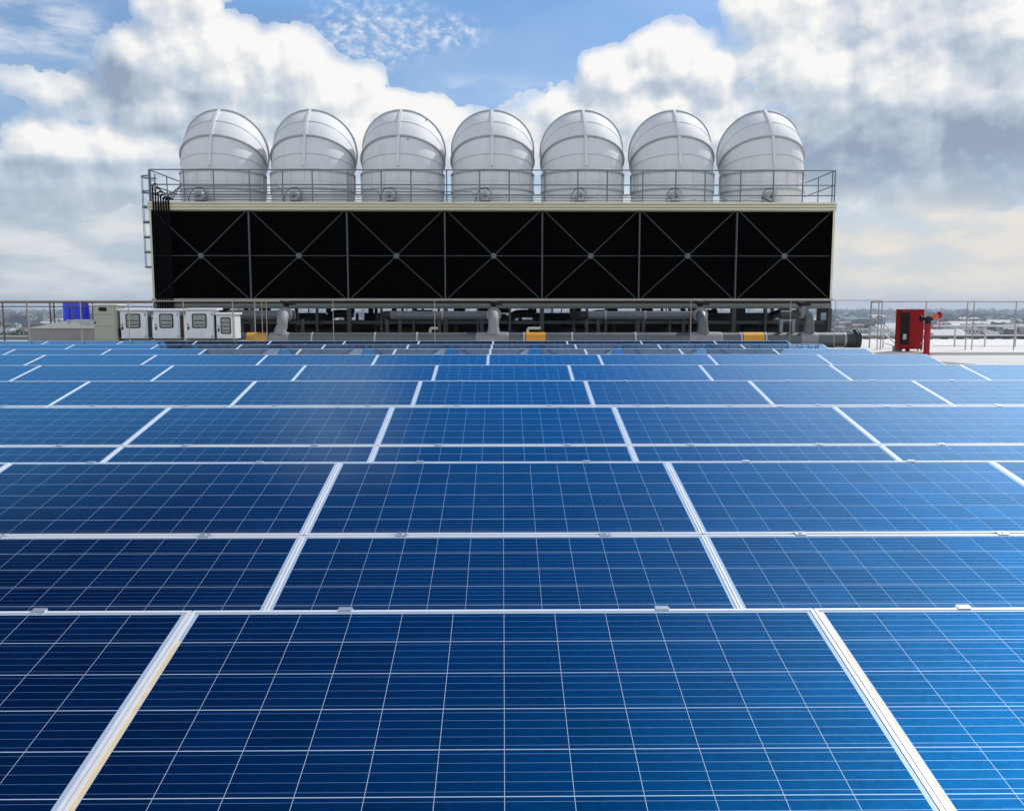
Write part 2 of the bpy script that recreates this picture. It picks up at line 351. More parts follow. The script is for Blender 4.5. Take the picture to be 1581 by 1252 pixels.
def glass_material():
    m = bpy.data.materials.new('solar_laminate'); m.use_nodes = True; k = NT(m.node_tree); b = m.node_tree.nodes['Principled BSDF']
    t = k.n('ShaderNodeTexCoord'); o = t.outputs['Object']; x, y, _ = k.sep(o)
    inf = k.n('ShaderNodeObjectInfo'); rnd = inf.outputs['Random']
    cx = k.m('MULTIPLY_ADD', x, 1 / .159, 6.0); cy = k.m('MULTIPLY_ADD', y, 1 / .159, -.019 / .159)
    fx, fy = k.m('FRACT', cx), k.m('FRACT', cy)
    ins = k.m('MULTIPLY', k.m('COMPARE', cx, 6.0, 6.0), k.m('COMPARE', cy, 3.0, 3.0))
    H = .5 - .0009 / .159
    cell = k.m('MULTIPLY', k.m('LESS_THAN', k.m('ABSOLUTE', k.m('SUBTRACT', fx, .5)), H + .0014), k.m('LESS_THAN', k.m('ABSOLUTE', k.m('SUBTRACT', fy, .5)), H - .003))
    cell = k.m('MULTIPLY', cell, ins)
    bus = k.m('LESS_THAN', k.m('ABSOLUTE', k.m('SUBTRACT', k.m('FRACT', k.m('MULTIPLY', fy, 5.0)), .5)), .00045 / .159 * 5)
    wn = k.n('ShaderNodeTexWhiteNoise', noise_dimensions='3D')
    k.put(wn.inputs[0], k.comb(k.m('FLOOR', cx), k.m('FLOOR', cy), k.m('MULTIPLY', rnd, 97.0)))
    vo = k.n('ShaderNodeTexVoronoi'); k.put(vo.inputs['Vector'], k.vm('ADD', o, k.comb(k.m('MULTIPLY', rnd, 31.0), 0.0, 0.0))); vo.inputs['Scale'].default_value = 70.0
    gr = k.sep(vo.outputs['Color'])[0]
    val = k.m('MULTIPLY_ADD', k.m('SUBTRACT', wn.outputs[0], .5), .28, 1.0)
    val = k.m('MULTIPLY_ADD', k.m('SUBTRACT', gr, .5), .22, val)
    val = k.m('MULTIPLY_ADD', k.m('SUBTRACT', rnd, .5), .16, val)
    big = k.noise(k.vm('ADD', o, k.comb(k.m('MULTIPLY', rnd, 13.0), 0.0, 0.0)), 2.0, 3.0)
    val = k.m('MULTIPLY_ADD', k.m('SUBTRACT', big, .5), .3, val)
    blue = k.vm('MULTIPLY', k.comb(val, val, val), (.0001, .0008, .010))
    tint = k.vm('MULTIPLY', k.comb(val, val, val), (.02, .36, 1.3))
    c = k.mix(bus, blue, (.09, .16, .26)); c = k.mix(cell, (.34, .43, .53), c)
    dust = k.m('MULTIPLY', k.ss(k.noise(k.vm('ADD', o, k.comb(k.m('MULTIPLY', rnd, 57.0), 0.0, 0.0)), 1.3, 6.0, .65), .35, .9), .004)
    sp = k.n('ShaderNodeTexVoronoi'); k.put(sp.inputs['Vector'], k.vm('ADD', o, k.comb(k.m('MULTIPLY', rnd, 71.0), k.m('MULTIPLY', rnd, 29.0), 0.0))); sp.inputs['Scale'].default_value = 3.2
    drop = k.m('MULTIPLY', k.m('LESS_THAN', sp.outputs[0], .012), k.m('GREATER_THAN', k.sep(sp.outputs['Color'])[0], .72))
    dust = k.m('MULTIPLY_ADD', k.m('MULTIPLY', k.ss(y, .09, .012), k.noise(o, 9.0, 4.0)), .10, dust)     # silt washed down to the lower rim
    c = k.mix(k.m('MAXIMUM', dust, k.m('MULTIPLY', drop, .5)), c, (.5, .5, .47))
    nt = m.node_tree; nt.nodes.remove(b); mo = [x for x in nt.nodes if x.type == 'OUTPUT_MATERIAL'][0]
    df = k.n('ShaderNodeBsdfDiffuse'); k.put(df.inputs[0], c)
    gl = k.n('ShaderNodeBsdfAnisotropic', distribution='MULTI_GGX')           # facets of the crystalline cells: a broad blue sheen
    k.put(gl.inputs['Color'], k.mix(cell, (.07, .09, .11), k.mix(bus, k.vm('MULTIPLY', k.comb(val, val, val), (.0001, .036, .105)), (.14, .19, .25)))); gl.inputs['Roughness'].default_value = .50
    ad = k.n('ShaderNodeAddShader'); k.put(ad.inputs[0], df.outputs[0]); k.put(ad.inputs[1], gl.outputs[0])
    ct_ = k.n('ShaderNodeBsdfAnisotropic', distribution='GGX'); ct_.inputs['Roughness'].default_value = .035; ct_.inputs['Color'].default_value = (.66, .86, 1.0, 1)     # anti-reflection coat
    bn = k.n('ShaderNodeBump'); bn.inputs['Strength'].default_value = .03; bn.inputs['Distance'].default_value = .01
    k.put(bn.inputs['Height'], k.noise(o, .9, 0.0)); k.put(ct_.inputs['Normal'], bn.outputs[0])
    fr = k.n('ShaderNodeFresnel'); fr.inputs['IOR'].default_value = 1.42
    mx = k.n('ShaderNodeMixShader'); k.put(mx.inputs[0], fr.outputs[0]); k.put(mx.inputs[1], ad.outputs[0]); k.put(mx.inputs[2], ct_.outputs[0])
    nt.links.new(mx.outputs[0], mo.inputs['Surface'])
    return m
M['glass'] = glass_material()

# ------------------------------------------------------------------ roof, raised deck, parapet
def slab(name, x0, x1, y0, y1, z0, z1, m, label=None):
    o = MB().box(x0, x1, y0, y1, z0, z1).build(name, m, base=((x0 + x1) / 2, (y0 + y1) / 2, z0))
    o['kind'] = 'structure'; return o
slab('roof', -34, 34, -12, 41, -59.5, 0, M['roof'])
YD = 24.3
slab('roof_terrace', X(1328, YD, 540), 33.5, YD, 34.0, .002, .075, M['deck'])
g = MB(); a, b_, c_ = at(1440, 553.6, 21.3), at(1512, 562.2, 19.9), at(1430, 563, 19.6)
# shaded triangle at the right end of the rows, painted as a flat grey sheet
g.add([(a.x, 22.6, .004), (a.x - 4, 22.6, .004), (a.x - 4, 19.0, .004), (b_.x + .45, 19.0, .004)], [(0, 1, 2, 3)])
tag(g.build('shade_patch', M['mat'], base=(a.x, 20, 0)), kind='structure')

# ------------------------------------------------------------------ solar panels
TILT = R(10.68); PW, PL, GAPX, GAPY, THK = 1.956, .992, 1.960, 1.012, .036
def panel_frame():
    w, l, r = PW / 2, PL, .010; m = MB()
    m.box(-w, w, 0, r, -THK, 0); m.box(-w, w, l - r, l, -THK, 0)
    m.box(-w, -w + r, r, l - r, -THK, 0); m.box(w - r, w, r, l - r, -THK, 0)
    return m
proto = bpy.data.objects.new('solar_panel', None); COL.objects.link(proto); proto.empty_display_size = .1
panel_frame().build('frame', M['alu'], proto)
MB().box(-PW / 2 + .0101, PW / 2 - .0101, .0101, PL - .0101, -.009, -.0028).build('glass', M['glass'], proto)
def end_clamp(x):
    m = MB(); m.box(x - .021, x + .021, PL - .009, PL + .012, .0015, .0038); m.box(x - .025, x + .025, PL + .001, PL + .006, -.03, .0012); return m
def mid_clamp(x):
    m = MB(); m.box(x - .026, x + .026, PL - .007, PL + .027, .0015, .0045); m.lathe((x, PL + .010, .0046), (0, 0, 1), [(0, .008), (.005, .008), (.005, 0)], 8); return m
TOP = {}
for kind, fn in (('end', end_clamp), ('mid', mid_clamp)):
    t = copy_tree(proto) if kind == 'mid' else proto
    for x in (-.50, .50): fn(x).build('clamp', M['clamp'], t)
    TOP[kind] = t
used = set()
def row_name(i): return ['the front row', 'the second row', 'the third row', 'the fourth row', 'the fifth row', 'the sixth row', 'the seventh row', 'the eighth row', 'the farthest row'][i]
H_ROW = [-0.9499, -0.9254, -0.8827, -0.8792, -0.8683, -0.8507, -0.8751, -0.8880, -0.9111]
Y_ROW = [2.6657, 5.1648, 7.6788, 10.3707, 13.0176, 15.5459, 18.1428, 20.6271, 23.2634]
RANGE = [(-1, 1), (-2, 2), (-2, 2), (-3, 3), (-4, 4), (-5, 3), (-6, 3), (-6, 3), (-7, 3)]     # panel columns in view
X_A, X_F = .0029, -.2565
FRONT = None
for i in range(9):
    lo, hi = RANGE[i]; n = hi - lo + 1
    for k in range(lo, hi + 1):
        cx = X_A + k * GAPX if i < 5 else X_F + (k + .5) * GAPX
        for half in (('upper', 'lower') if i in (1, 2, 3) else ('upper',)):
            s = 0.0 if half == 'upper' else GAPY
            kind = 'end' if half == 'upper' else 'mid'
            src = TOP[kind]
            if kind in used: o = copy_tree(src)
            else: o = src; used.add(kind)
            s0 = s + PL                                # base = lower edge
            o.location = (cx, Y_ROW[i] - s0 * math.cos(TILT), CAM_Z + H_ROW[i] - s0 * math.sin(TILT))
            o.rotation_euler = (TILT, 0, 0)
            pos = 'leftmost' if k == lo else ('rightmost' if k == hi else ORD[k - lo] + ' from left')
            where = row_name(i) if i not in (1, 2, 3) else 'the ' + half + ' half of ' + row_name(i)
            tone = 'navy' if i < 2 and k < 0 else ('pale reflecting' if i > 1 and k > 1 else 'blue')
            tag(o, '%s solar panel %s in %s' % (tone, pos, where), 'solar panel', 'solar panels in tilted rows on the roof')
            if i == 0 and k in (0, 1):
                m = MB().box(-PW / 2 + .0105, -PW / 2 + .0225, .02, .82 if k == 0 else PL - .02, -.0030, -.0018)
                m.build('sealant', M['seal'] if k == 0 else M['seal_pale'], o)

# ------------------------------------------------------------------ cooling tower
YF = 31.0; DEEP = 6.9
xl, xr = X(233, YF, 395), X(1287, YF, 395)
PITCHX = (xr - xl) / 7
z_top, z_fas, z_bot = Z(312.0, YF), Z(325.5, YF), Z(461.0, YF)
z_b2 = Z(476.0, YF)
ct = thing('cooling_tower', 'long black louvred cooling tower with cream casing and seven braced bays', 'cooling tower', ((xl + xr) / 2, YF + DEEP / 2, 0))
P_ = Part(ct)
m = MB(); m.box(xl + .1, xr - .1, YF + .16, YF + DEEP, z_top - .30, z_top - .004)
P_(m, 'deck', M['casing'])
m = MB(); m.box(xl, xl + .07, YF + .004, YF + DEEP, z_bot, z_fas - .002); P_(m, 'side_panel', M['casing'])
m = MB(); m.box(xr - .07, xr, YF + .004, YF + DEEP, z_bot, z_fas - .002); P_(m, 'side_panel', M['casing'])
m = MB()                                                # ribbed cream fascia right round the top
hh = (z_top - z_fas) / 3
for k in range(3):
    z0 = z_fas + hh * k
    m.prism([(YF - .02, z0 + .012), (YF - .045, z0 + .03), (YF - .045, z0 + hh - .012), (YF - .02, z0 + hh), (YF + .15, z0 + hh), (YF + .15, z0 + .012)], xl - .03, xr + .03, 'x')
m.box(xl - .03, xl + .05, YF + .152, YF + DEEP, z_fas, z_top); m.box(xr - .05, xr + .03, YF + .152, YF + DEEP, z_fas, z_top)
P_(m, 'fascia', M['casing'])
for c in range(7):
    x0 = xl + .075 + c * (xr - xl - .15) / 7; x1 = x0 + (xr - xl - .15) / 7 - .004
    m = MB(); n = 26; dz = (z_fas - z_bot) / n
    for j in range(n):                                  # inclined louvre blades
        z = z_bot + dz * (j + .5)
        m.prism([(YF + .16, z - dz * .45), (YF + .30, z + dz * .40), (YF + .302, z + dz * .46), (YF + .162, z - dz * .38)], x0, x1, 'x')
    m.box(x0, x1, YF + .36, YF + .44, z_bot, z_fas)
    if c == 0: m.box(xl + .0715, xl + .0745, YF + .012, YF + .44, z_bot + .002, z_fas - .004)
    if c == 6: m.box(xr - .0745, xr - .0715, YF + .012, YF + .44, z_bot + .002, z_fas - .004)
    P_(m, 'louvre_panel', M['fill'])
zm = Z(395, YF)
for c in range(7):
    x0, x1 = xl + c * PITCHX, xl + (c + 1) * PITCHX; xm = (x0 + x1) / 2
    m = MB(); y = YF + .10; e = .10
    for (xa, za, xb, zb) in ((x0 + e, z_fas - .02, xm - .07, zm + .07), (x1 - e, z_fas - .02, xm + .07, zm + .07), (x0 + e, z_bot + .02, xm - .07, zm - .07), (x1 - e, z_bot + .02, xm + .07, zm - .07)):
        m.tube([(xa, y, za), (xb, y, zb)], .015, 6)
    m.tube([(x0 + .03, y + .004, zm), (xm - .08, y + .004, zm)], .013, 6); m.tube([(xm + .08, y + .004, zm), (x1 - .03, y + .004, zm)], .013, 6)
    br_ = P_(m, 'cross_brace', M['brace'])
    m = MB().lathe((xm, y - .03, zm), (0, 1, 0), [(0, 0), (0, .10), (.06, .10), (.06, 0)], 8); P_(m, 'node_plate', M['node'], br_)
for c in range(1, 7):
    m = MB().box(xl + c * PITCHX - .022, xl + c * PITCHX + .022, YF + .05, YF + .155, z_bot, z_fas); P_(m, 'mullion', M['brace'])
# basin rim under the louvres
za = z_bot - .075
m = MB().box(xl - .02, xr + .02, YF - .06, YF + .3, za, z_bot - .002); P_(m, 'basin_lip', M['lip'])
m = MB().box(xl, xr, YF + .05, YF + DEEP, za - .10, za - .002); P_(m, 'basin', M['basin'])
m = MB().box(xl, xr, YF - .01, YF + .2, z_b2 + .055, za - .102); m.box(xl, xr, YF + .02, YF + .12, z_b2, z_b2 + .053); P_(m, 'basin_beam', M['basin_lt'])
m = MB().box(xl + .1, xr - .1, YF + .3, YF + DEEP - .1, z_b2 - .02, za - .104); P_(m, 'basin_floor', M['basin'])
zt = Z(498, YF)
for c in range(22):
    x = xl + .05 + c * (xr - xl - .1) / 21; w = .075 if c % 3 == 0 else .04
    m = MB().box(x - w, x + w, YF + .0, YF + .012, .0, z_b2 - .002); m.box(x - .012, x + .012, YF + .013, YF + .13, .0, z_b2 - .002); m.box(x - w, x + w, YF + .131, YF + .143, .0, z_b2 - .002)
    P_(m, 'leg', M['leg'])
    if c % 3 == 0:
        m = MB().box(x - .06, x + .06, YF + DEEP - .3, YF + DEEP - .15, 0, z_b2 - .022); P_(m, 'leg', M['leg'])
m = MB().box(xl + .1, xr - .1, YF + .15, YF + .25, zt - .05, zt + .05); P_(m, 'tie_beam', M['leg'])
# dark wall added beyond the basin to block the bright background, with the gaps the city shows through
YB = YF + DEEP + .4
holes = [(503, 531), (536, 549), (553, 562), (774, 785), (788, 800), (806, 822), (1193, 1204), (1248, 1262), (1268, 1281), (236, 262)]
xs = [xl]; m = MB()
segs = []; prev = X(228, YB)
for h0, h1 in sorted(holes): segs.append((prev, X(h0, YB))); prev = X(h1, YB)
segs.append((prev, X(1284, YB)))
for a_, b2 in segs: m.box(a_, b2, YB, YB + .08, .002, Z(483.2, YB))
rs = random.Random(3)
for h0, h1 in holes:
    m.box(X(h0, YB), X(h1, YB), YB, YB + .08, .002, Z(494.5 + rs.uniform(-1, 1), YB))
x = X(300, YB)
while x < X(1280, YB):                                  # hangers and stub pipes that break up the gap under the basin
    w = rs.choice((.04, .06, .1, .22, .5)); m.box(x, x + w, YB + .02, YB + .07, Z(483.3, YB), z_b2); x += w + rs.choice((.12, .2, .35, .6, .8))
P_(m, 'occluder_wall', M['black'])

# dark pumps and pipe bends standing under the tower
for c in range(7):
    xm = xl + (c + .5) * PITCHX + (.25 if c % 2 else -.2); t = thing('circulation_pump', 'dark pump in the shade under the cooling tower, below the %s louvred bay from left' % ORD[c], 'pump', (xm, YF + 2.0, 0), 'pumps under the cooling tower')
    p = Part(t); y = YF + 2.0
    m = MB().lathe((xm - .75, y, .42), (1, 0, 0), [(0, 0), (0, .24), (.05, .27), (.62, .27), (.66, .2), (.9, .2), (.92, .30), (1.3, .32), (1.32, 0)], 18); p(m, 'pump_body', M['pump'])
    m = MB().box(xm - .8, xm + .7, y - .3, y + .3, 0, .14); p(m, 'plinth', M['conc'])
    m = MB().tube([(xm + .35, y, .74)] + [(xm + .35 + .38 * (1 - math.cos(a)), y, .80 + .28 * math.sin(a)) for a in [k * math.pi / 16 for k in range(9)]] + [(xm + 1.3, y, 1.08)], .15, 14); p(m, 'pipe_bend', M['pump'])
    for dx_ in (-.35, .1): m = MB().lathe((xm + dx_, y - .33, .95 - abs(dx_) * .4), (0, 1, 0), [(0, 0), (0, .17), (.03, .17), (.03, 0)], 18); p(m, 'handwheel', M['pump'])

# ------------------------------------------------------------------ fan stacks
YS, SR = 33.9, 1.535
zd = z_top; z1 = Z(262.5, YS - SR); z_mid = Z(290.5, YS - SR); RB = 1.14; TEND = R(61)
SX = [X(345 + (1176 - 345) / 6 * k, YS, 270) for k in range(7)]
def arc_pt(t, ph, r):
    """hood point: bend angle t, angle round the section ph (0 faces the panels), section radius r"""
    d = max(RB + r * math.cos(ph), .03)
    return Vector((r * math.sin(ph), (YS + RB) - d * math.cos(t) - YS, z1 + d * math.sin(t)))
def ring_at(t, r0, r1, th, n=56):
    """flange collar round the hood at bend angle t"""
    m = MB(); vs = []; dt = th / (RB + SR)
    for k in range(n):
        ph = 2 * math.pi * k / n
        for (tt, r) in ((t - dt, r0), (t - dt, r1), (t + dt, r1), (t + dt, r0)): vs.append(arc_pt(tt, ph, r))
    fs = []
    for k in range(n):
        a_ = k * 4; b2 = ((k + 1) % n) * 4
        for j in range(4): fs.append((a_ + j, b2 + j, b2 + (j + 1) % 4, a_ + (j + 1) % 4))
    m.add(vs, fs); return m
def make_stack():
    t = thing('fan_stack', 'x', 'fan stack', (0, YS, zd), 'fan stacks on the cooling tower'); n = 64
    def loc(m): m.v = [(v[0], v[1], v[2] - zd) for v in m.v]; return m
    def child(m, name, mt, parent=None): return m.build(name, mt, parent or t)
    m = MB().lathe((0, 0, 0), (0, 0, 1), [(.006, SR + .03), (.05, SR + .02), (z1 - zd, SR), (z1 - zd, SR - .03), (.05, SR - .01)], n)
    mb = m
    for z, r in ((.06, .06), (z_mid - zd, .05), (z1 - zd, .055)):
        m = MB().lathe((0, 0, 0), (0, 0, 1), [(z - .03, SR - .01), (z - .03, SR + r), (z + .03, SR + r), (z + .03, SR - .01)], n); child(m, 'flange', M['frp_edge'])
    for k in range(18):
        a_ = 2 * math.pi * k / 18; c = Vector((math.sin(a_), -math.cos(a_), 0)); s_ = Vector((math.cos(a_), math.sin(a_), 0))
        zc = (z_mid + z1) / 2 - zd; m = MB().obox(c * (SR + .02) + Vector((0, 0, zc)), s_ * .018, c * .03, Vector((0, 0, (z1 - z_mid) / 2 - .035))); child(m, 'stiffener', M['frp'])
        b2 = a_ + math.pi / 18; c = Vector((math.sin(b2), -math.cos(b2), 0)); s_ = Vector((math.cos(b2), math.sin(b2), 0))
        for zz in (.44, .86): mb.obox(c * (SR + .006) + Vector((0, 0, (z_mid - zd) * .04 + zz * (z_mid - zd) if zz < .8 else (z_mid - zd) + (z1 - z_mid) * .42)), s_ * .16, c * .012, Vector((0, 0, .012)))
    child(mb, 'barrel', M['frp'])
    def shell(t0, t1, r, nt=14):
        m = MB(); vs = []
        for i in range(nt + 1):
            for k in range(n): vs.append(arc_pt(t0 + (t1 - t0) * i / nt, 2 * math.pi * k / n, r))
        fs = [(i * n + k, i * n + (k + 1) % n, (i + 1) * n + (k + 1) % n, (i + 1) * n + k) for i in range(nt) for k in range(n)]
        m.add(vs, fs, True); return loc(m)
    t_f = R(27.5)
    child(shell(.0, t_f, SR - .012), 'hood', M['frp']); up = child(shell(t_f, TEND, SR + .02), 'hood', M['frp'])
    child(shell(t_f, TEND, SR - .03), 'liner', M['frp'])
    for tt, a_, th in ((t_f, .075, .022), (TEND, .075, .028)): child(loc(ring_at(tt, SR - .03, SR + a_, th)), 'flange', M['frp_edge'])
    for tt in (R(12.5), R(43)): child(loc(ring_at(tt, SR - .02, SR + (.003 if tt < t_f else .033), .010)), 'seam', M['frp_edge'])
    m = MB(); nt = 20                                   # rib up the middle of the hood
    for i in range(nt):
        ta, tb = R(3) + (TEND - R(3)) * i / nt, R(3) + (TEND - R(3)) * (i + 1) / nt
        vs = [arc_pt(tt, ph, r) for tt in (ta, tb) for ph, r in ((-.030, SR - .01), (-.030, SR + .075), (.030, SR + .075), (.030, SR - .01))]
        m.add(vs, [(0, 1, 5, 4), (1, 2, 6, 5), (2, 3, 7, 6)] + ([(0, 3, 2, 1)] if i == 0 else []) + ([(4, 5, 6, 7)] if i == nt - 1 else []))
    child(loc(m), 'rib', M['frp'])
    y = -SR - .62; mo = MB().lathe((-.25, y, .30), (0, 1, 0), [(.0, 0), (.0, .10), (.03, .17), (.10, .19), (.13, .19)], 20)
    for k in range(9): mo.lathe((-.25, y + .14 + k * .045, .30), (0, 1, 0), [(0, .155), (0, .185), (.022, .185), (.022, .155)], 20)
    mo.lathe((-.25, y + .13, .30), (0, 1, 0), [(0, .16), (.52, .16), (.54, .08), (.66, .06)], 20)
    mo.box(-.16, .0, y + .2, y + .4, .40, .52)
    mo = child(mo, 'motor', M['motor'])
    child(MB().box(-.62, .22, y - .03, y + .62, .006, .07).box(-.42, -.08, y + .14, y + .5, .071, .14), 'motor_base', M['galv'])
    child(MB().lathe((-.25, y - .012, .30), (0, 1, 0), [(0, 0), (0, .07), (.01, .07), (.01, 0)], 16), 'fan_grille', M['leg'], mo)
    child(MB().tube([(-.10, y + .3, .53), (-.18, y + .2, .60), (-.42, y + .1, .56), (-.56, y + .05, .36), (-.60, y, .06)], .014, 6), 'conduit', M['cable'], mo)
    return t
stack_lab = ['white hooded fan stack at the left end of the tower, nearest the ladder', 'white hooded fan stack, second from the left on the tower', 'white fan stack with a dark rust spot on its hood, third from left',
             'white hooded fan stack in the middle of the seven', 'white hooded fan stack just right of the middle one', 'white hooded fan stack, second from the right on the tower', 'white hooded fan stack at the sunlit right end of the tower']
st0 = make_stack()
for k in range(7):
    s_ = st0 if k == 0 else copy_tree(st0)
    s_.location.x = SX[k]; s_['label'] = stack_lab[k]
    if k == 2:
        p1 = arc_pt(R(26.0), .22, SR + .004); MB().obox((p1.x, p1.y, p1.z - zd - .05), (.022, .006, 0), (0, .008, .0), (0, .01, .04)).build('rust_spot', M['rust'], s_)
        p1 = arc_pt(R(55), .62, SR + .06); MB().obox((p1.x, p1.y, p1.z - zd), (.025, 0, -.015), (0, .012, 0), (.0, 0, .02)).build('rust_spot', M['rust'], s_)

# ------------------------------------------------------------------ deck railing, ladder, conduits
yr = YF + .06; zr = Z(262.5, YF); zr2 = Z(285.5, YF); zr3 = Z(301.5, YF)
rl = thing('deck_railing', 'grey pipe railing along the cooling tower deck edge', 'railing', (xl, yr, z_top)); p = Part(rl)
for z in (zr, zr2, zr3): p(MB().tube([(xl + .03, yr, z), (xr - .03, yr, z)], .022, 8), 'rail', M['galv'])
for xs_ in (xl + .03, xr - .03):
    for z in (zr, zr2): p(MB().tube([(xs_, yr + .03, z), (xs_, YF + DEEP - .1, z)], .022, 8), 'rail', M['galv'])
for z in (zr, zr2, zr3): p(MB().tube([(xl + .03, YF + DEEP - .1, z), (xr - .03, YF + DEEP - .1, z)], .02, 8), 'rail', M['galv'])
posts = []
for c in range(7):
    b0 = xl + c * PITCHX
    posts += [b0 + .08, b0 + PITCHX * .36, b0 + PITCHX * .66]
posts += [xr - .12, xl + .03, xr - .03]
for x in posts: p(MB().tube([(x, yr, z_top), (x, yr, zr)], .024, 8), 'post', M['galv'])
for y in (YF + 1.7, YF + 3.4, YF + 5.1, YF + DEEP - .1):
    for xs_ in (xl + .03, xr - .03): p(MB().tube([(xs_, y, z_top), (xs_, y, zr)], .022, 8), 'post', M['galv'])

xL = xl - .18; ld = thing('caged_ladder', 'grey steel ladder with hoop cage on the left end of the tower', 'ladder', (xL, YF + .9, .6)); p = Part(ld); yl = YF + .9
z_l0, z_l1 = 2.75, Z(272, YF + .5)
for dy_ in (-.22, .22): p(MB().tube([(xL, yl + dy_, .5), (xL, yl + dy_, zr)], .022, 8), 'stile', M['galv'])
m = MB()
for k in range(18): m.tube([(xL, yl - .22, .7 + k * .3), (xL, yl + .22, .7 + k * .3)], .012, 6)
p(m, 'rungs', M['galv'])
for k in range(7):
    z = z_l1 - k * (z_l1 - z_l0) / 6
    pts = [(xL - .38 * math.sin(a_) * 1.0, yl - .36 * math.cos(a_), z) for a_ in [math.pi * j / 12 for j in range(13)]]
    m = MB()
    for a_, b2 in zip(pts[:-1], pts[1:]): m.bar(a_, b2, .008, .055)
    p(m, 'hoop', M['galv'])
for a_ in (R(35), R(90), R(145)): p(MB().bar((xL - .39 * math.sin(a_), yl - .37 * math.cos(a_), z_l0), (xL - .39 * math.sin(a_), yl - .37 * math.cos(a_), z_l1), .03, .01, (1, 0, 0)), 'cage_strap', M['galv'])
pl = [(xl + .05, yl - .5, zr), (xl + .5, yl - .5, zr), (xl + .5, yl + 1.2, zr)]

x_b = X(245, YF); rs = random.Random(5)
for k in range(7):
    x = x_b + k * .088; zc = z_top + .08 + k * .095; yc = YF - .075; mx = SX[6 - k] - .6
    t = thing('motor_conduit', 'dark conduit dropping down the black louvres at the left end, %s of seven' % (['leftmost', 'second', 'third', 'middle', 'fifth', 'sixth', 'rightmost'][k]), 'conduit', (x, yc, 0), 'conduits feeding the fan motors'); p = Part(t)
    top = z_top + (.60, .46, .34, .24, .16, .13, .10)[k]
    p(MB().tube([(x, yc, .9), (x, yc, z_top + .02), (x, yc + .02, top - .06), (x + .03, yc + .10, top), (x + .08, yr + .09, top)], .030, 8), 'drop', M['cable'])
    y2 = yr + .10 + .012 * k
    p(MB().tube([(x + .06, yr + .09, top), (x + .2, y2, (top + zc) / 2), (x + .38, y2, zc), (mx - .1, y2, zc), (mx, y2 + .1, zc - .05), (mx + .1, YF + .5, z_top + .1)], .018, 6), 'run', M['galv'])
    p(MB().tube([(x, yc, top - .10), (x, yc, top - .03)], .036, 8), 'gland', M['rust'] if k < 2 else M['cable'])

# ------------------------------------------------------------------ header pipe, risers and valves
YP = 27.4; pr = .235; zp = Z(525.0, YP)
xe0, xe1 = X(360, YP, 520), X(1322, YP, 520)
t = thing('header_pipe', 'big grey horizontal pipe along the foot of the cooling tower', 'pipe', ((xe0 + xe1) / 2, YP, 0)); p = Part(t)
p(MB().lathe((xe0, YP, zp), (1, 0, 0), [(0, 0), (0, pr), (xe1 - xe0, pr), (xe1 - xe0, 0)], 32), 'pipe', M['pipe'])
p(MB().lathe((xe1 - .07, YP, zp), (1, 0, 0), [(-.28, pr + .001), (-.1, pr + .03), (0, pr + .05), (0, pr + .10), (.05, pr + .10), (.05, pr + .015), (.07, pr + .015), (.07, pr + .10), (.12, pr + .10), (.12, 0)], 32), 'end_flange', M['leg'])
for x0, x1, mt in ((381, 413, 'yellow_worn'), (812, 842, 'yellow'), (1147, 1179, 'yellow')):
    p(MB().lathe((X(x0, YP), YP, zp), (1, 0, 0), [(0, pr), (0, pr + .006), (X(x1, YP) - X(x0, YP), pr + .006), (X(x1, YP) - X(x0, YP), pr)], 32), 'yellow_band', M[mt])
for x in (482, 579, 644, 809, 883, 981, 1144, 1182, 1304):
    p(MB().lathe((X(x, YP) - .025, YP, zp), (1, 0, 0), [(0, pr), (0, pr + .010), (.05, pr + .010), (.05, pr)], 32), 'joint_band', M['ring'])
for x0, x1 in ((416, 446), (735, 785), (1065, 1115), (1236, 1262)):
    p(MB().lathe((X(x0, YP), YP, zp), (1, 0, 0), [(0, pr), (.06, pr + .014), ((X(x1, YP) - X(x0, YP)) * .5, pr + .02), (X(x1, YP) - X(x0, YP) - .05, pr + .014), (X(x1, YP) - X(x0, YP), pr)], 32), 'wrap', M['patch'])
for k in range(9):
    x = xe0 + .8 + k * (xe1 - xe0 - 1.4) / 8; p(MB().box(x - .12, x + .12, YP - .22, YP + .22, .001, zp - pr + .05), 'saddle', M['conc'])
rl_ = [(437, 432, -1, 'at the left, beside the white cabinets'), (762, 762, -1, 'in the middle of the tower'), (1086, 1086, -1, 'right of the middle, above the pale pipe wrap'), (1243, 1243, -1, 'at the right end, next to the round pipe flange')]
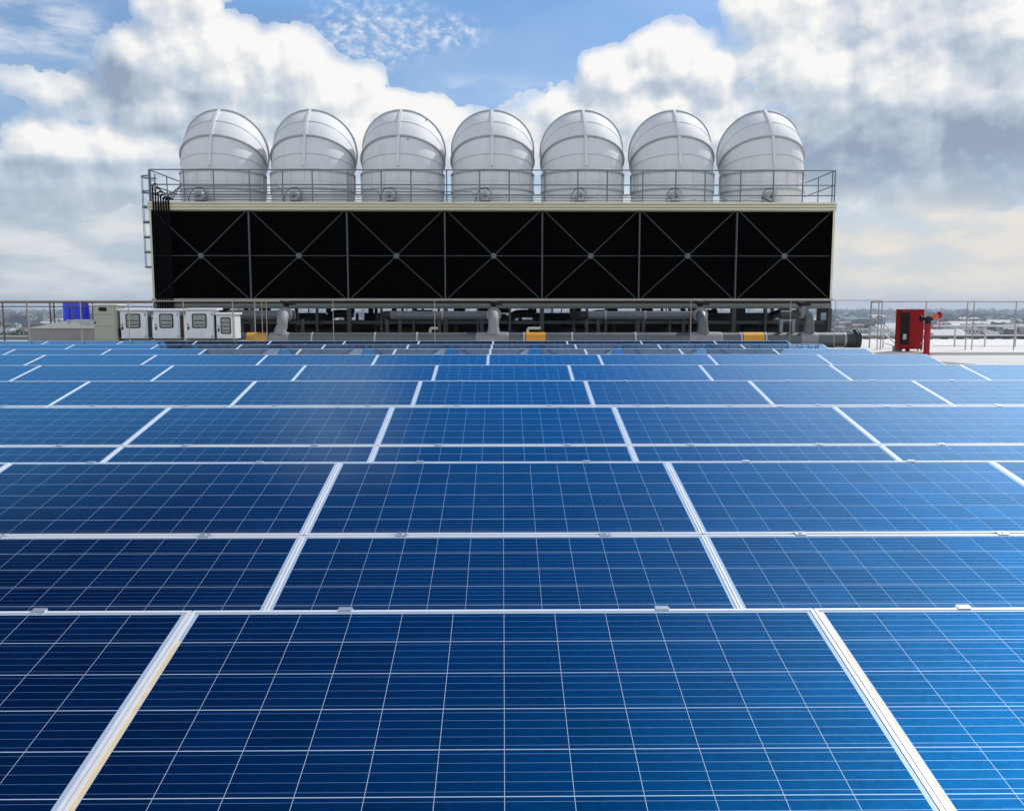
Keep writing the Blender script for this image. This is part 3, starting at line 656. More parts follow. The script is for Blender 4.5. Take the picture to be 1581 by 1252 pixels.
for j, (xt, xb_, sgn, where) in enumerate(rl_):
    t = thing('riser_pipe', 'grey insulated riser bend ' + where, 'pipe', (X(xb_, YP), YP, zp + pr), 'riser pipes with valves'); p = Part(t)
    x0, x1 = X(xb_, YP), X(xt, YP); zz = Z(487.5, YP); r = .165 if j < 3 else .14
    yb = YP + .95                                      # where the run turns back under the tower
    side = (-1 if j in (1, 2) else 1) if j < 3 else -1
    bend = [(x0, YP, zp + pr - .06), (x0, YP + .01, zp + pr + .1)] + [(x0 + (x1 - x0) * .5, YP + .02 + .34 * (1 - math.cos(a_)), zz - .32 + .34 * math.sin(a_)) for a_ in [math.pi / 2 * k / 8 for k in range(9)]]
    if j == 3: bend = [(x0 + .14, YP, zp + pr - .05), (x0 + .14, YP, zz - .16)] + [(x0 - .12 + .26 * math.cos(a_), YP, zz - .10 + .22 * math.sin(a_)) for a_ in [math.pi / 2 * k / 8 for k in range(9)]]
    rad = [r * 1.35, r * 1.1] + [r] * (len(bend) - 2)
    p(MB().tube(bend, rad, 18), 'bend', M['patch'] if j in (0, 1) else M['pipe'])
    e = Vector(bend[-1]); d = (e - Vector(bend[-2])).normalized()
    p(MB().lathe(e - d * .05, d, [(0, r), (0, r + .07), (.04, r + .07), (.04, r + .01), (.055, r + .01), (.055, r + .07), (.10, r + .07), (.10, r)], 24), 'flange', M['patch'])
    bl = MB(); u_ = d.orthogonal().normalized(); w_ = d.cross(u_)
    for k in range(12): c_ = e + (u_ * math.cos(k * math.pi / 6) + w_ * math.sin(k * math.pi / 6)) * (r + .045); bl.tube([c_ - d * .075, c_ + d * .125], .011, 6)
    p(bl, 'bolt_ring', M['galv'])
    # valve body and black actuator above
    vx = x1 if j < 3 else x0 - .12; vy = e.y + (.10 if j < 3 else 0)
    p(MB().tube([(vx, vy, zz + r * .6), (vx, vy, zz + r + .12)], [.11, .05], 12), 'valve_neck', M['galv'])
    v = p(MB().lathe((vx, vy, zz + r + .11), (0, 0, 1), [(0, 0), (0, .06), (.06, .10), (.10, .15), (.16, .15), (.17, 0)], 14).box(vx + .02, vx + .28, vy - .05, vy + .05, zz + r + .16, zz + r + .25), 'actuator', M['black'])
    p(MB().lathe((vx, vy, zz + r + .29), (0, 0, 1), [(0, 0), (0, .085), (.015, .085), (.015, 0)], 14), 'position_cap', M['lip'], v)
runs = [(352, 455, 486.5, 0), (603, 752, 487, 1), (908, 1076, 487, 2), (1205, 1232, 486, 3)]
run_lab = ['grey horizontal pipe passing behind the white cabinets', 'grey horizontal pipe left of the middle riser', 'grey horizontal pipe ending at the right-hand middle riser', 'short dark horizontal pipe at the right end riser']
for (a_, b2, y, j) in runs:
    yy = YP + .75 if j < 3 else YP; r = .135 if j else .15; z = Z(y, yy)
    t = thing('branch_pipe', run_lab[j], 'pipe', (X(a_, yy), yy, z), 'branch pipes under the cooling tower'); p = Part(t)
    p(MB().tube([(X(a_, yy), yy, z), (X(b2, yy), yy, z)], r, 20), 'pipe', M['pipe'] if j != 3 else M['leg'])
    if j in (1, 2):                                     # bend that turns back under the tower
        x0 = X(a_, yy); pts = [(x0 - .22 * math.sin(k), yy + .22 * (1 - math.cos(k)), z) for k in [math.pi / 2 * i / 8 for i in range(9)]] + [(x0 - .22, yy + 3.2, z)]
        p(MB().tube(pts, r * .98, 20), 'bend', M['pump'])
        for xx in ((683,) if j == 1 else (935, 996)): p(MB().lathe((X(xx, yy) - .03, yy, z), (1, 0, 0), [(0, r), (0, r + .012), (.06, r + .012), (.06, r)], 20), 'joint_band', M['patch'])
    zs = z - r
    for xx in {0: (466, 372), 1: (597, 617, 678, 744), 2: (906, 924, 994, 1056, 1066), 3: (1207, 1226)}[j]:
        x = X(xx, yy); p(MB().box(x - .05, x + .05, yy - .04, yy + .04, .001, zs + .02), 'support', M['leg'] if j < 3 else M['galv'])
    if j == 3: p(MB().box(X(1204, yy), X(1229, yy), yy - .042, yy + .042, zs - .08, zs - .0), 'support_beam', M['galv'])
# cream sluice pipes glimpsed further back
for xx, w, lab in ((664, 14, 'short cream drain pipe under the tower, left of the middle riser'), (815, 20, 'cream drain pipe low under the tower, above the middle yellow band')):
    y = 29.5; z = Z(507, y); x0, x1 = X(xx, y), X(xx + w, y)
    tag(MB().tube([(x0, y, .05), (x0, y, z - .05), (x0 + .03, y, z), (x0 + .08, y, z), (x1, y, z)], .05, 10).build('drain_pipe', M['cream'], base=(x0, y, 0)), lab, 'pipe')

# ------------------------------------------------------------------ electrical cabinets
def rrect(x0, x1, z0, z1, r, n=4):
    pts = []
    for cx, cz, a0 in ((x1 - r, z1 - r, 0), (x0 + r, z1 - r, 90), (x0 + r, z0 + r, 180), (x1 - r, z0 + r, 270)):
        pts += [(cx + r * math.cos(R(a0 + 90 * k / n)), cz + r * math.sin(R(a0 + 90 * k / n))) for k in range(n + 1)]
    return pts
YC = 26.2
slab('cabinet_plinth', X(138, YC), X(372, YC), YC - .05, YC + .75, .001, Z(526.5, YC), M['conc'])
cabs = [(184, 226, 480, 194.5, 215, 'white meter cabinet with a window, leftmost of the white ones'), (236, 276, 480, 246.5, 266, 'white meter cabinet between two same-sized white cabinets'), (286, 329, 479, 297, 317.5, 'white meter cabinet beside the smallest white cabinet'), (333, 362, 486, 341, 354.5, 'smallest white meter cabinet with a narrow window, right end of the row')]
for j, (a_, b2, yt, w0, w1, lab) in enumerate(cabs):
    x0, x1, z0, z1 = X(a_, YC), X(b2, YC), Z(525, YC), Z(yt, YC); dp = .55
    t = thing('meter_cabinet', lab, 'cabinet', ((x0 + x1) / 2, YC + dp / 2, z0), 'white meter cabinets'); p = Part(t)
    m = MB().box(x0, x1, YC, YC + dp, z0 + .04, z1); m.bev = .008; p(m, 'body', M['cab'])
    p(MB().box(x0 + .03, x1 - .03, YC + .03, YC + dp - .03, z0, z0 + .039), 'base', M['gasket'])
    m = MB().prism([(YC - .07, z1 + .002), (YC - .07, z1 + .035), (YC - .05, z1 + .05), (YC + dp + .04, z1 + .065), (YC + dp + .04, z1 + .002)], x0 - .03, x1 + (.10 if j < 3 else .05), 'x'); m.bev = .006; p(m, 'rain_cap', M['cab'])
    m = MB().box(x0 + .03, x1 - .03, YC - .018, YC - .002, z0 + .06, z1 - .03); m.bev = .005; d = p(m, 'door', M['cab'])
    zz0, zz1 = Z(505.5 if j < 3 else 514.5, YC), Z(485.5 if j < 3 else 491, YC)
    p(MB().prism(rrect(X(w0, YC) - .02, X(w1, YC) + .02, zz0 - .02, zz1 + .02, .05), YC - .030, YC - .0185), 'gasket', M['gasket'], d)
    p(MB().prism(rrect(X(w0, YC) + .012, X(w1, YC) - .012, zz0 + .012, zz1 - .012, .04), YC - .034, YC - .0305), 'window', M['pane'], d)
    for k in range(2 if j < 3 else 3): zq = zz0 + (zz1 - zz0) * ((.22, .52)[k] if j < 3 else (.2, .45, .7)[k]); p(MB().box(X(w0, YC) + .03, X(w1, YC) - .03, YC - .040, YC - .0345, zq - .010, zq + .010), 'glazing_bar', M['gasket'], d)
    hx = x0 + .075; hz = z0 + (z1 - z0) * .43
    p(MB().box(hx - .018, hx + .018, YC - .045, YC - .0185, hz - .065, hz + .03), 'handle', M['gasket'], d); p(MB().lathe((hx, YC - .04, hz + .085), (0, 1, 0), [(0, 0), (0, .018), (.0215, .018), (.0215, 0)], 10), 'lock', M['gasket'], d)
    for zq in (.12, .86): p(MB().box(x1 - .055, x1 - .038, YC - .032, YC - .0185, z0 + (z1 - z0) * zq - .03, z0 + (z1 - z0) * zq + .03), 'hinge', M['gasket'], d)
    if j < 3:
        p(MB().box(x1 + .002, x1 + .012, YC + .05, YC + .30, z0 + .08, z1 - .12), 'side_vent', M['brace'])
    p(MB().box(x1 - .075, x1 - .045, YC - .022, YC - .0185, z1 - .075, z1 - .05), 'badge', M['shelf'], d)
x0, x1, z0, z1 = X(146, YC), X(181, YC), Z(526, YC), Z(472, YC)
t = thing('control_cabinet', 'tall grey-green control cabinet with one small dark window near its top', 'cabinet', ((x0 + x1) / 2, YC + .25, z0)); p = Part(t)
m = MB().box(x0, x1, YC - .1, YC + .5, z0, z1); m.bev = .008; p(m, 'body', M['cab_grey'])
m = MB().box(x0 - .03, x1 + .06, YC - .14, YC + .54, z1 + .002, z1 + .035); m.bev = .01; p(m, 'rain_cap', M['cream'])
zs = [z0 + .02, Z(503.5, YC), Z(485.5, YC), z1 - .02]
for k in range(3):
    m = MB().box(x0 + .02, x1 - .04, YC - .118, YC - .102, zs[k] + .006, zs[k + 1] - .006); m.bev = .004; d = p(m, 'door', M['cab_grey'])
    if k == 2: p(MB().prism(rrect(X(155, YC), X(167, YC), Z(480.5, YC), Z(474.5, YC), .03), YC - .128, YC - .1185), 'window', M['gasket'], d)
    if k == 1: p(MB().box(x0 + .035, x0 + .06, YC - .14, YC - .1185, Z(500, YC), Z(496, YC)), 'handle', M['gasket'], d)
p(MB().box(x1 + .002, x1 + .08, YC, YC + .25, Z(521, YC), Z(507, YC)), 'junction_box', M['gasket'])

# concrete kerb house with its sheet metal lid, blue tank behind
YH = 28.0
x0, xa, x1 = X(42, YH), X(112, YH), X(147, YH); zb, zk = .0, Z(507, YH)
t = thing('roof_hatch', 'low concrete roof hatch with a sloping pale metal lid, left of the tall cabinet', 'roof hatch', ((x0 + x1) / 2, YH + .9, 0)); p = Part(t)
p(MB().box(x0, x1 + .3, YH, YH + 1.8, .001, zk - .002), 'kerb', M['conc'])
p(MB().prism([(x0 - .05, zk), (xa, Z(493.5, YH)), (x1 + .3, Z(497.5, YH)), (x1 + .3, Z(499, YH)), (x1 + .3, zk), (x0 + .1, zk)], YH - .06, YH + 1.85), 'lid', M['sheet'])
m = MB(); fx = [X(v, YH) for v in (104, 111, 122, 134, 146)]; fz = [Z(v, YH) for v in (501.0, 493.5, 497.5, 501.5, 498.5)]
for k in range(4): m.add([(fx[k], YH - .09, fz[k]), (fx[k + 1], YH - .09, fz[k + 1]), (fx[k + 1], YH - .075, Z(494.5, YH)), (fx[k], YH - .075, Z(493.2, YH))], [(0, 1, 2, 3)])
p(m, 'flashing', M['flash'])
for YT, pa, pb, lab in ((31.0, 111, 136.5, 'bright blue plastic water drum behind the roof hatch, nearest the tall cabinet'), (32.2, 97.5, 115, 'blue plastic water drum partly hidden behind the larger-looking blue drum')):
    xt = (X(pa, YT) + X(pb, YT)) / 2; rt = (X(pb, YT) - X(pa, YT)) / 2; zt1 = Z(466, YT)
    t = thing('water_drum', lab, 'water drum', (xt, YT, 0), 'blue water drums'); p = Part(t); prof = [(0, 0), (0, rt)]
    for k in range(5): z = .1 + k * (zt1 - .2) / 5; dz = (zt1 - .2) / 5; prof += [(z, rt), (z + dz * .45, rt), (z + dz * .5, rt * .96), (z + dz * .55, rt)]
    prof += [(zt1 - .14, rt), (zt1 - .06, rt * .93), (zt1 - .015, rt * .7), (zt1, rt * .3), (zt1, 0)]
    p(MB().lathe((xt, YT, 0), (0, 0, 1), prof, 40), 'drum', M['tank']); p(MB().lathe((xt, YT, zt1 - .01), (0, 0, 1), [(0, rt * .32), (.04, rt * .32), (.06, 0)], 24), 'cap', M['tank'])

# ------------------------------------------------------------------ beige guard rails
def rail(name, label, xs_, Y, ytop, posts, m, m2, mid=None, r=.024, xend=None, foot=0.0):
    x0, x1 = X(xs_[0], Y), X(xs_[1], Y); z = Z(ytop, Y)
    t = thing(name, label, 'railing', (x0, Y, foot)); p = Part(t)
    p(MB().tube([(x0, Y, z), (x1, Y, z)], r, 8), 'rail', m)
    for zz in mid or (): p(MB().tube([(x0, Y + .001, Z(zz, Y)), (x1, Y + .001, Z(zz, Y))], r * .6, 8), 'rail', m)
    for px in posts: p(MB().tube([(X(px, Y), Y, foot), (X(px, Y), Y, z - r * .5)], r * .92, 8), 'post', m2)
    return t, p
rail('guard_rail', 'long beige guard rail between the last panel row and the cabinets', (-30, 432), 24.6, 465.0, (-20, 42, 124, 198, 283, 359, 393), M['beige'], M['beige'], r=.016)
rail('guard_rail', 'thin beige guard rail crossing in front of the header pipe', (404, 1362), 24.9, 463.8, (404, 411, 514, 671, 1067, 1221, 1290), M['beige'], M['beige'], r=.011)
rail('guard_rail', 'brown guard rail with mid rail above the city at the far left', (-30, 236), 29.6, 467.0, (4, 41.5, 77, 83, 111, 143), M['rust'], M['rust'], (473.5,), r=.028)
rail('guard_rail', 'beige guard rail above the red hose cabinet at the right', (1345, 1600), 25.6, 465.6, (1357, 1362, 1430, 1494, 1504, 1569), M['beige'], M['beige'], r=.017, foot=.075)
tag(MB().tube([(X(1345, 27), 27, .075), (X(1345, 27), 27, Z(467, 27)), (X(1362, 25.62), 25.64, Z(466.2, 25.6))], .022, 8).build('rail_return', M['beige'], base=(X(1345, 27), 27, .075)), 'single beige post with a short return rail right of the pipe flange', 'railing')
t, p = rail('handrail', 'white double handrail with short posts at the right edge of the roof', (1442, 1620), 27.6, 503.5, (1477, 1524, 1571, 1615), M['whiterail'], M['whiterail'], (518.0,), r=.026, foot=.075)
ya, yb_ = 27.0, 26.2
t = thing('stair_rail', 'white sloping stair handrail left of the red hose cabinet', 'handrail', (X(1366, ya), ya, .075)); p = Part(t)
for dy_ in (0, 14): p(MB().tube([(X(1366, ya), ya, Z(502.5 + dy_, ya)), (X(1369, ya), ya, Z(502.5 + dy_, ya)), (X(1392, yb_), yb_, Z(523 + dy_, yb_))], .020, 8), 'rail', M['whiterail'])
p(MB().tube([(X(1366, ya), ya, .075), (X(1366, ya), ya, Z(502.5, ya))], .022, 8), 'post', M['whiterail']); p(MB().tube([(X(1392, yb_), yb_, .075), (X(1392, yb_), yb_, Z(523, yb_))], .022, 8), 'post', M['whiterail'])
p(MB().tube([(X(1369, ya), ya, Z(530, ya)), (X(1390, yb_), yb_, .12)], .014, 8), 'rail', M['whiterail'])
t = thing('low_rail', 'thin low white rail on two stub feet behind the handrail posts', 'rail', (X(1442, 28.2), 28.2, .075)); p = Part(t)
p(MB().tube([(X(1442, 28.2), 28.2, Z(534, 28.2)), (X(1620, 28.2), 28.2, Z(534.5, 28.2))], .014, 8), 'rail', M['whiterail'])
for px in (1491, 1502, 1600): p(MB().tube([(X(px, 28.2), 28.2, .075), (X(px, 28.2), 28.2, Z(534, 28.2))], .018, 8), 'foot', M['beige'])

# ------------------------------------------------------------------ fire hose cabinet and standpipe
YR = 24.75; x0, x1 = X(1389, YR, 510), X(1426, YR, 510); z0, z1 = Z(539.5, YR), Z(477.5, YR)
t = thing('hose_cabinet', 'red fire hose cabinet on short legs with a dark glass door', 'fire cabinet', ((x0 + x1) / 2, YR + .15, .075)); p = Part(t)
m = MB().box(x0, x1, YR, YR + .28, z0, z1); m.bev = .006; p(m, 'body', M['red'])
m = MB().box(x0 + .015, x1 - .015, YR - .018, YR - .002, z0 + .02, z1 - .015); m.bev = .004; d = p(m, 'door', M['red'])
wx0, wx1, wz0, wz1 = X(1390.8, YR), X(1405.5, YR), Z(532.5, YR), Z(482.5, YR)
p(MB().box(wx0, wx1, YR - .024, YR - .0185, wz0, wz1), 'window', M['gasket'], d)
p(MB().box(X(1396, YR), X(1401, YR), YR - .028, YR - .0245, Z(524.5, YR), Z(516, YR)), 'extinguisher_label', M['pink'], d)
p(MB().bar((X(1393, YR), YR - .0275, Z(487.5, YR)), (X(1400, YR), YR - .0275, Z(484.5, YR)), .006, .02, (0, 1, 0)), 'hose_nozzle', M['brass'], d)
p(MB().box(x1 - .10, x1 + .02, YR - .05, YR - .0185, Z(531.2, YR), Z(529.8, YR)), 'handle', M['beige'], d)
for x in (x0 + .015, x1 - .035): p(MB().box(x, x + .02, YR + .02, YR + .05, .075, z0), 'leg', M['red'])
for x in (x0 + .015, x1 - .035): p(MB().box(x, x + .02, YR + .22, YR + .25, .075, z0), 'leg', M['red'])
p(MB().tube([(X(1408, YR), YR + .14, .075), (X(1408, YR), YR + .14, z0 + .01)], .06, 12), 'drain', M['red'])
tag(MB().box(X(1393, YR), X(1404, YR), YR + .3, YR + .5, .075, .22).build('concrete_block', M['conc_lt'], base=(X(1398, YR), YR + .4, .075)), 'small grey block on the white roof under the red hose cabinet', 'block')
YV = 24.15; xv = X(1431.5, YV, 520); rv = .082
t = thing('standpipe', 'thick red standpipe with a black hydrant valve and orange cap, beside the hose cabinet', 'standpipe', (xv, YV, 0)); p = Part(t)
zv = Z(500, YV)
p(MB().tube([(xv, YV, 0), (xv, YV, zv)], rv, 20), 'pipe', M['red_b']); p(MB().lathe((xv, YV, .001), (0, 0, 1), [(0, 0), (0, .13), (.02, .13), (.02, rv)], 20), 'foot_flange', M['red_b'])
v = p(MB().tube([(xv, YV, zv), (xv, YV, zv + .09), (xv, YV, zv + .20)], [.085, .075, .06], 14).tube([(xv - .12, YV, zv + .14), (xv + .12, YV, zv + .14)], .055, 12), 'valve', M['black'])
p(MB().lathe((xv - .13, YV, zv + .14), (-1, 0, 0), [(0, 0), (0, .05), (.05, .09), (.08, .09), (.08, 0)], 12), 'handwheel', M['black'], v)
p(MB().tube([(xv + .11, YV, zv + .15), (xv + .19, YV - .02, zv + .20), (xv + .26, YV - .03, zv + .24)], [.055, .07, .06], 12), 'outlet', M['orange'], v)
p(MB().lathe((xv + .27, YV - .03, zv + .24), (1, 0, .2), [(0, 0), (0, .085), (.05, .095), (.07, .08), (.07, 0)], 14), 'cap', M['red_b'], v)
p(MB().tube([(xv + .31, YV - .03, zv + .17), (xv + .32, YV - .03, zv + .02), (xv + .30, YV - .03, zv - .10)], .010, 6), 'chain', M['rust'], v)

# ------------------------------------------------------------------ parapets at the roof edge
def parapet(lab, pts, h, m):
    o = MB()
    for (xa_, ya_, h0), (xb2, yb2, h1) in zip(pts[:-1], pts[1:]):
        o.add([(xa_, ya_, .001), (xb2, yb2, .001), (xb2, yb2, h1), (xa_, ya_, h0), (xa_, ya_ + .3, .001), (xb2, yb2 + .3, .001), (xb2, yb2 + .3, h1), (xa_, ya_ + .3, h0)], [(0, 1, 2, 3), (4, 7, 6, 5), (3, 2, 6, 7), (0, 4, 5, 1), (0, 3, 7, 4), (1, 5, 6, 2)])
    t = thing('parapet_wall', lab, 'wall', (pts[0][0], pts[0][1], 0)); p = Part(t); p(o, 'wall', m)
    c = MB()
    for (xa_, ya_, h0), (xb2, yb2, h1) in zip(pts[:-1], pts[1:]): c.bar((xa_, ya_ + .15, h0 + .032), (xb2, yb2 + .15, h1 + .032), .40, .06)
    p(c, 'coping', m)
Yp = 35.5
parapet('pale grey parapet wall behind the white handrails at the right roof edge', [(X(1300, Yp), Yp, Z(520.5, Yp)), (X(1450, Yp), Yp, Z(520.5, Yp)), (X(1700, Yp), Yp - 3, Z(519.5, Yp - 3))], 0, M['conc_lt'])
parapet('grey parapet wall below the city at the left edge of the roof', [(X(-150, Yp), Yp, Z(521, Yp)), (X(240, Yp), Yp, Z(521, Yp))], 0, M['conc_lt'])
t = thing('cable_duct', 'low grey cable duct lying along the foot of the right parapet', 'duct', (X(1330, 34.3), 34.3, 0)); p = Part(t)
p(MB().box(X(1330, 34.3), X(1720, 34.3), 34.2, 34.5, .08, Z(528, 34.3)), 'duct', M['flash'])
m = MB()
for k in range(14): x = X(1335 + k * 24, 34.2); m.box(x, x + .25, 34.1, 34.19, .04, .12)
p(m, 'feet', M['gasket'])

# ------------------------------------------------------------------ the city far below
GZ = -60.0
def ground_mat():
    m = bpy.data.materials.new('city_ground'); m.use_nodes = True; k = NT(m.node_tree); b = m.node_tree.nodes['Principled BSDF']; t = k.n('ShaderNodeTexCoord'); o = t.outputs['Object']
    n1 = k.noise(o, .004, 6.0, .65); n2 = k.noise(o, .02, 4.0, .6)
    c = k.mix(k.ss(n1, .42, .58), (.035, .06, .025), (.12, .12, .11)); c = k.mix(k.ss(n2, .55, .7), c, (.17, .165, .155)); k.put(b.inputs['Base Color'], c); b.inputs['Roughness'].default_value = .9
    return m
g = MB().add([(-14000, -3000, GZ), (14000, -3000, GZ), (14000, 16000, GZ), (-14000, 16000, GZ)], [(0, 1, 2, 3)]).build('city_ground', ground_mat(), base=(0, 0, GZ)); g['kind'] = 'structure'
def wall_mat(col):
    """painted wall with rows of dark windows"""
    m = bpy.data.materials.new('city_wall'); m.use_nodes = True; k = NT(m.node_tree); b = m.node_tree.nodes['Principled BSDF']; t = k.n('ShaderNodeTexCoord'); x, y, z = k.sep(t.outputs['Object'])[:3]
    u = k.m('FRACT', k.m('MULTIPLY', k.m('ADD', x, y), 1 / 3.1)); w = k.m('FRACT', k.m('MULTIPLY', z, 1 / 3.0))
    f = k.m('MULTIPLY', k.m('COMPARE', u, .5, .24), k.m('COMPARE', w, .55, .22)); k.put(b.inputs['Base Color'], k.mix(f, col, (.05, .06, .07))); b.inputs['Roughness'].default_value = .8; return m
WALLS = [wall_mat(c) for c in ((.46, .45, .43), (.32, .35, .38), (.58, .57, .56), (.36, .31, .26))]
ROOFS = [mat('city_roof', c, .7, 0, .15, .1) for c in ((.22, .085, .055), (.20, .20, .19), (.52, .52, .52), (.10, .20, .27), (.17, .12, .09))]
def house_proto(w, d, h, kind, wm, rm, stories):
    t = bpy.data.objects.new('city_house' if kind == 'gable' else 'city_block', None); COL.objects.link(t)
    m = MB().box(-w / 2, w / 2, -d / 2, d / 2, 0, h); m.build('wall', wm, t)
    m = MB()
    if kind == 'gable': m.prism([(-d / 2 - .5, h + .02), (0, h + d * .25), (d / 2 + .5, h + .02)], -w / 2 - .4, w / 2 + .4, 'x')
    else: m.box(-w / 2 - .2, w / 2 + .2, -d / 2 - .2, d / 2 + .2, h + .02, h + .7).box(-w / 6, w / 8, -d / 4, d / 4, h + .72, h + 2.6)
    m.build('roof', rm, t)
    return t
rs = random.Random(11)
protos = [('red-brown pitched roof', 'gable', 12, 9, 6, 0, 0, 2), ('grey pitched roof', 'gable', 14, 10, 6, 2, 1, 2), ('flat pale roof', 'flat', 16, 11, 9, 2, 2, 3), ('flat grey roof', 'flat', 22, 12, 12, 1, 1, 4), ('brown pitched roof', 'gable', 11, 9, 5, 3, 4, 1), ('pale sheet roof and long low walls', 'gable', 40, 20, 7, 2, 2, 1), ('teal sheet roof and long low walls', 'gable', 34, 18, 7, 1, 3, 1)]
PR = [house_proto(w, d, h, kd, WALLS[a_], ROOFS[b2], s_) for (_, kd, w, d, h, a_, b2, s_) in protos]
usedp = set(); cells = set(); cnt = 0
def spot(az_, dist): return Vector((math.sin(R(az_)) * dist, math.cos(R(az_)) * dist, GZ))
while cnt < 285:
    side = rs.random()
    az_ = rs.uniform(19.5, 31.5) if side < .62 else (rs.uniform(-31, -22.5) if side < .94 else rs.uniform(-20, 19))
    dist = 1300 * (4600 / 1300) ** (rs.random() ** .8)
    key = (round(math.sin(R(az_)) * dist / 60), round(math.cos(R(az_)) * dist / 60))
    if key in cells: continue
    cells.add(key); i = rs.choices(range(7), (5, 4, 4, 2, 3, 1.2, 1))[0]
    o = PR[i] if i not in usedp else copy_tree(PR[i]); usedp.add(i)
    o.location = (key[0] * 60, key[1] * 60, GZ); o.rotation_euler = (0, 0, rs.choice((0, 0, math.pi / 2, .3, -.25)) + rs.uniform(-.1, .1))
    sc_ = rs.uniform(1.2, 1.9); o.scale = (sc_, sc_, sc_ * rs.uniform(.85, 1.25))
    nm = protos[i][0]
    tag(o, 'tiny far-off city building with %s, beyond the %s railings' % (nm, 'right-hand' if az_ > 0 else 'left-hand'), 'house' if protos[i][1] == 'gable' else 'building', 'far city buildings with ' + nm + (' on the right' if az_ > 0 else ' on the left'))
    cnt += 1
def big(name, x0, x1, ytop, dist, depth, wm, rm, lab, cat='building', stories=6, flat=True):
    dist *= 2.15; depth *= 1.6; a_ = X(x0, dist); b2 = X(x1, dist); h = Z(ytop, dist) - GZ; w = b2 - a_
    t = house_proto(w, depth, h, 'flat' if flat else 'gable', wm, rm, stories); t.name = name; t.location = ((a_ + b2) / 2, dist + depth / 2, GZ); tag(t, lab, cat)
BLUE = mat('blue_shed_cladding', (.02, .16, .42), .5, 0, .1, .05); WHITE = mat('white_shed_cladding', (.50, .52, .54), .5, 0, .1, .05); ORNG = mat('orange_tile_roof', (.50, .20, .12), .7, 0, .1, .05)
SLAB = mat('grey_blue_slab', (.32, .36, .42), .8, 0, .1, .03)
big('warehouse', 1496, 1515, 509.5, 900, 30, BLUE, ROOFS[2], 'bright blue warehouse seen between the white handrail posts', 'warehouse', 1)
big('warehouse', 1516, 1533, 510.0, 890, 30, WHITE, ROOFS[2], 'white warehouse standing against the bright blue one', 'warehouse', 1)
big('apartment_slab', 1332, 1374, 479.0, 2300, 40, SLAB, ROOFS[1], 'long grey-blue apartment slab on the horizon left of the red cabinet', 'apartment block', 9)
big('apartment_block', 1368, 1385, 486.0, 1900, 30, WALLS[2], ROOFS[2], 'white apartment block below the long grey-blue slab', 'apartment block', 5)
big('school_block', 1352, 1392, 505.0, 980, 16, WALLS[0], ROOFS[2], 'cream four-storey block behind the white sloping stair rail', 'building', 4)
big('terrace_row', 1448, 1476, 500.5, 1150, 14, WALLS[2], ORNG, 'row of white houses with an orange roof right of the red standpipe', 'terrace', 2, False)
big('office_block', 1563, 1581, 482.0, 2500, 40, SLAB, ROOFS[1], 'grey-blue office block on the horizon at the right photo edge', 'building', 8)
big('blue_house', 8, 22, 503.5, 1050, 18, WALLS[2], ROOFS[3], 'white building with a teal roof by the leftmost rail post', 'building', 3)
big('white_hall', 11, 22, 511.0, 800, 20, WHITE, ROOFS[2], 'low white hall above the trees at the far left', 'hall', 1)
big('tower_block', 11, 20, 480.5, 3200, 30, SLAB, ROOFS[1], 'faint blue tower block on the horizon at the far left', 'tower block', 12)
# everything further off reads as one mass of roofs
m = MB(); rs = random.Random(21)
for _ in range(7000):
    az_ = rs.uniform(-45, 45); dist = 2600 * (14000 / 2600) ** rs.random(); p_ = spot(az_, dist); w = rs.uniform(12, 46); d = rs.uniform(12, 40); h = rs.uniform(6, 15) + (rs.random() < .05) * rs.uniform(10, 34)
    m.box(p_.x - w / 2, p_.x + w / 2, p_.y, p_.y + d, GZ, GZ + h)
mm = bpy.data.materials.new('far_roofs'); mm.use_nodes = True; k = NT(mm.node_tree); b = mm.node_tree.nodes['Principled BSDF']
geo = k.n('ShaderNodeNewGeometry'); rp = k.n('ShaderNodeValToRGB'); k.put(rp.inputs[0], geo.outputs['Random Per Island']); rp.color_ramp.interpolation = 'CONSTANT'
for i, (ps, c) in enumerate(((0, (.20, .20, .20)), (.35, (.16, .08, .06)), (.5, (.55, .55, .55)), (.62, (.13, .14, .16)), (.85, (.09, .13, .17)))):
    e = rp.color_ramp.elements[i] if i < 2 else rp.color_ramp.elements.new(ps); e.position = ps; e.color = (*c, 1)
k.put(b.inputs['Base Color'], rp.outputs[0]); b.inputs['Roughness'].default_value = .8
tag(m.build('distant_city', mm, base=(0, 3000, GZ)), kind='stuff')
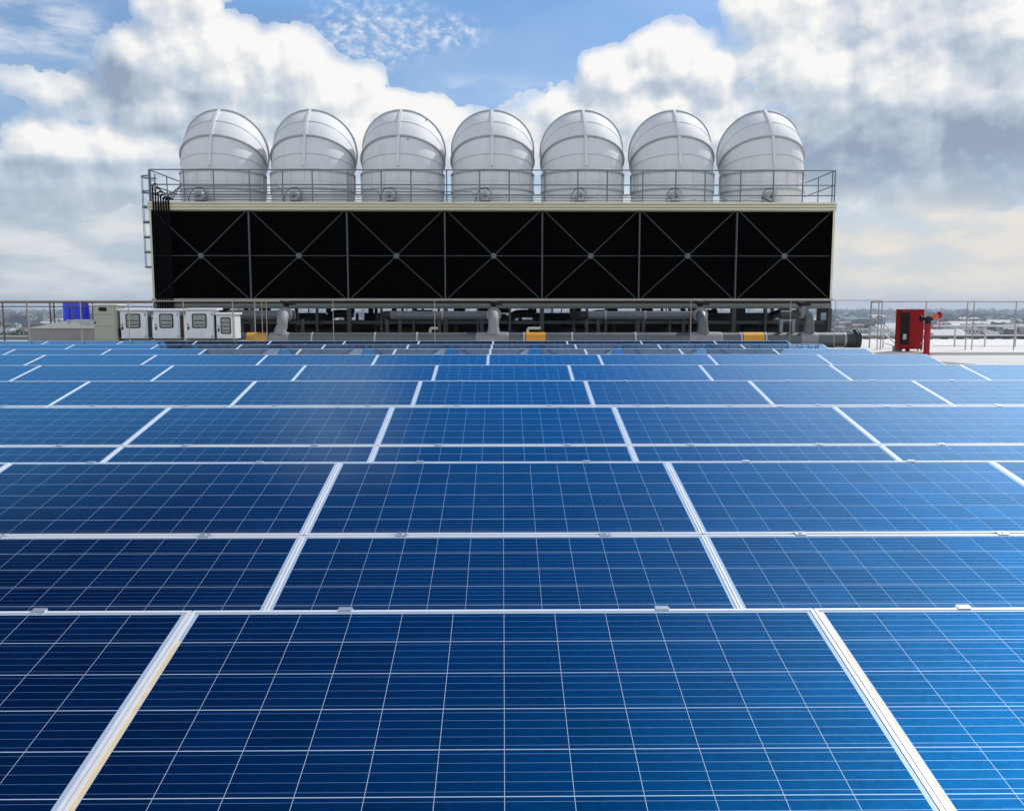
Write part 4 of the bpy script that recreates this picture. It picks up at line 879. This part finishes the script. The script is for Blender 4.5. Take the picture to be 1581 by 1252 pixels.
# tree cover of the city: leaf clumps gathered into crowns
m = MB(); rs = random.Random(31)
def clump(c, r, m=m):
    for _ in range(11):
        d = Vector((rs.gauss(0, 1), rs.gauss(0, 1), rs.gauss(0, .7))).normalized() * r * rs.uniform(.5, 1.0); s_ = r * rs.uniform(.22, .42)
        a_ = Vector((rs.gauss(0, 1), rs.gauss(0, 1), rs.gauss(0, 1))).normalized(); b2 = a_.orthogonal().normalized(); c3 = a_.cross(b2)
        o = Vector(c) + d
        m.add([o + b2 * s_, o + c3 * s_, o - b2 * s_, o - c3 * s_, o + a_ * s_ * .8, o - a_ * s_ * .8], [(0, 1, 4), (1, 2, 4), (2, 3, 4), (3, 0, 4), (1, 0, 5), (2, 1, 5), (3, 2, 5), (0, 3, 5)])
for _ in range(3900):
    side = rs.random(); az_ = rs.uniform(18, 45) if side < .5 else (rs.uniform(-45, -20) if side < .88 else rs.uniform(-20, 18)); dist = 1500 * (13000 / 1500) ** rs.random()
    p_ = spot(az_, dist); r = rs.uniform(3.5, 8) * (1 + dist / 5000)
    clump((p_.x, p_.y, GZ + r * .8), r)
tm = mat('far_foliage', (.045, .075, .03), .8, 0, .4, .06); tag(m.build('distant_trees', tm, base=(0, 2000, GZ)), kind='stuff')
for x0, y0, lab in ((4, 513, 'dark green bushy tree above the left parapet, left of the rail post'), (33, 512, 'bright green round tree above the parapet beside the roof hatch'), (20, 515, 'low spreading green tree just above the left parapet')):
    dist = 1500; c = at(x0, y0, dist); t = thing('city_tree', lab, 'tree', (c.x, dist, GZ), None); p = Part(t); m2 = MB()
    for _ in range(26):
        clump((c.x + rs.gauss(0, 8), dist + rs.gauss(0, 8), c.z - 8 + rs.gauss(0, 4)), 5.0, m2)
    p(m2, 'crown', mat('tree_foliage', (.05, .10, .025), .8, 0, .4, .5)); p(MB().tube([(c.x, dist, GZ), (c.x + .3, dist, c.z - 12), (c.x, dist, c.z - 5)], [1.0, .7, .4], 8), 'trunk', M['rust'])

# ------------------------------------------------------------------ haze
HAZE = 8.5e-5
hz = bpy.data.materials.new('haze'); hz.use_nodes = True; k = NT(hz.node_tree); nt = hz.node_tree
for x in list(nt.nodes): nt.nodes.remove(x)
ho = k.n('ShaderNodeOutputMaterial'); pv = k.n('ShaderNodeVolumePrincipled'); nt.links.new(pv.outputs[0], ho.inputs['Volume'])
pv.inputs['Color'].default_value = (.68, .80, .96, 1); pv.inputs['Density'].default_value = HAZE; pv.inputs['Anisotropy'].default_value = .2
pv.inputs['Density Attribute'].default_value = ''; pv.inputs['Temperature Attribute'].default_value = ''; hz.cycles.homogeneous_volume = True
o = MB().box(-14500, 14500, -3500, 16500, GZ - 1.0, 90).build('haze', hz, base=(0, 6500, GZ - 1)); o['kind'] = 'stuff'
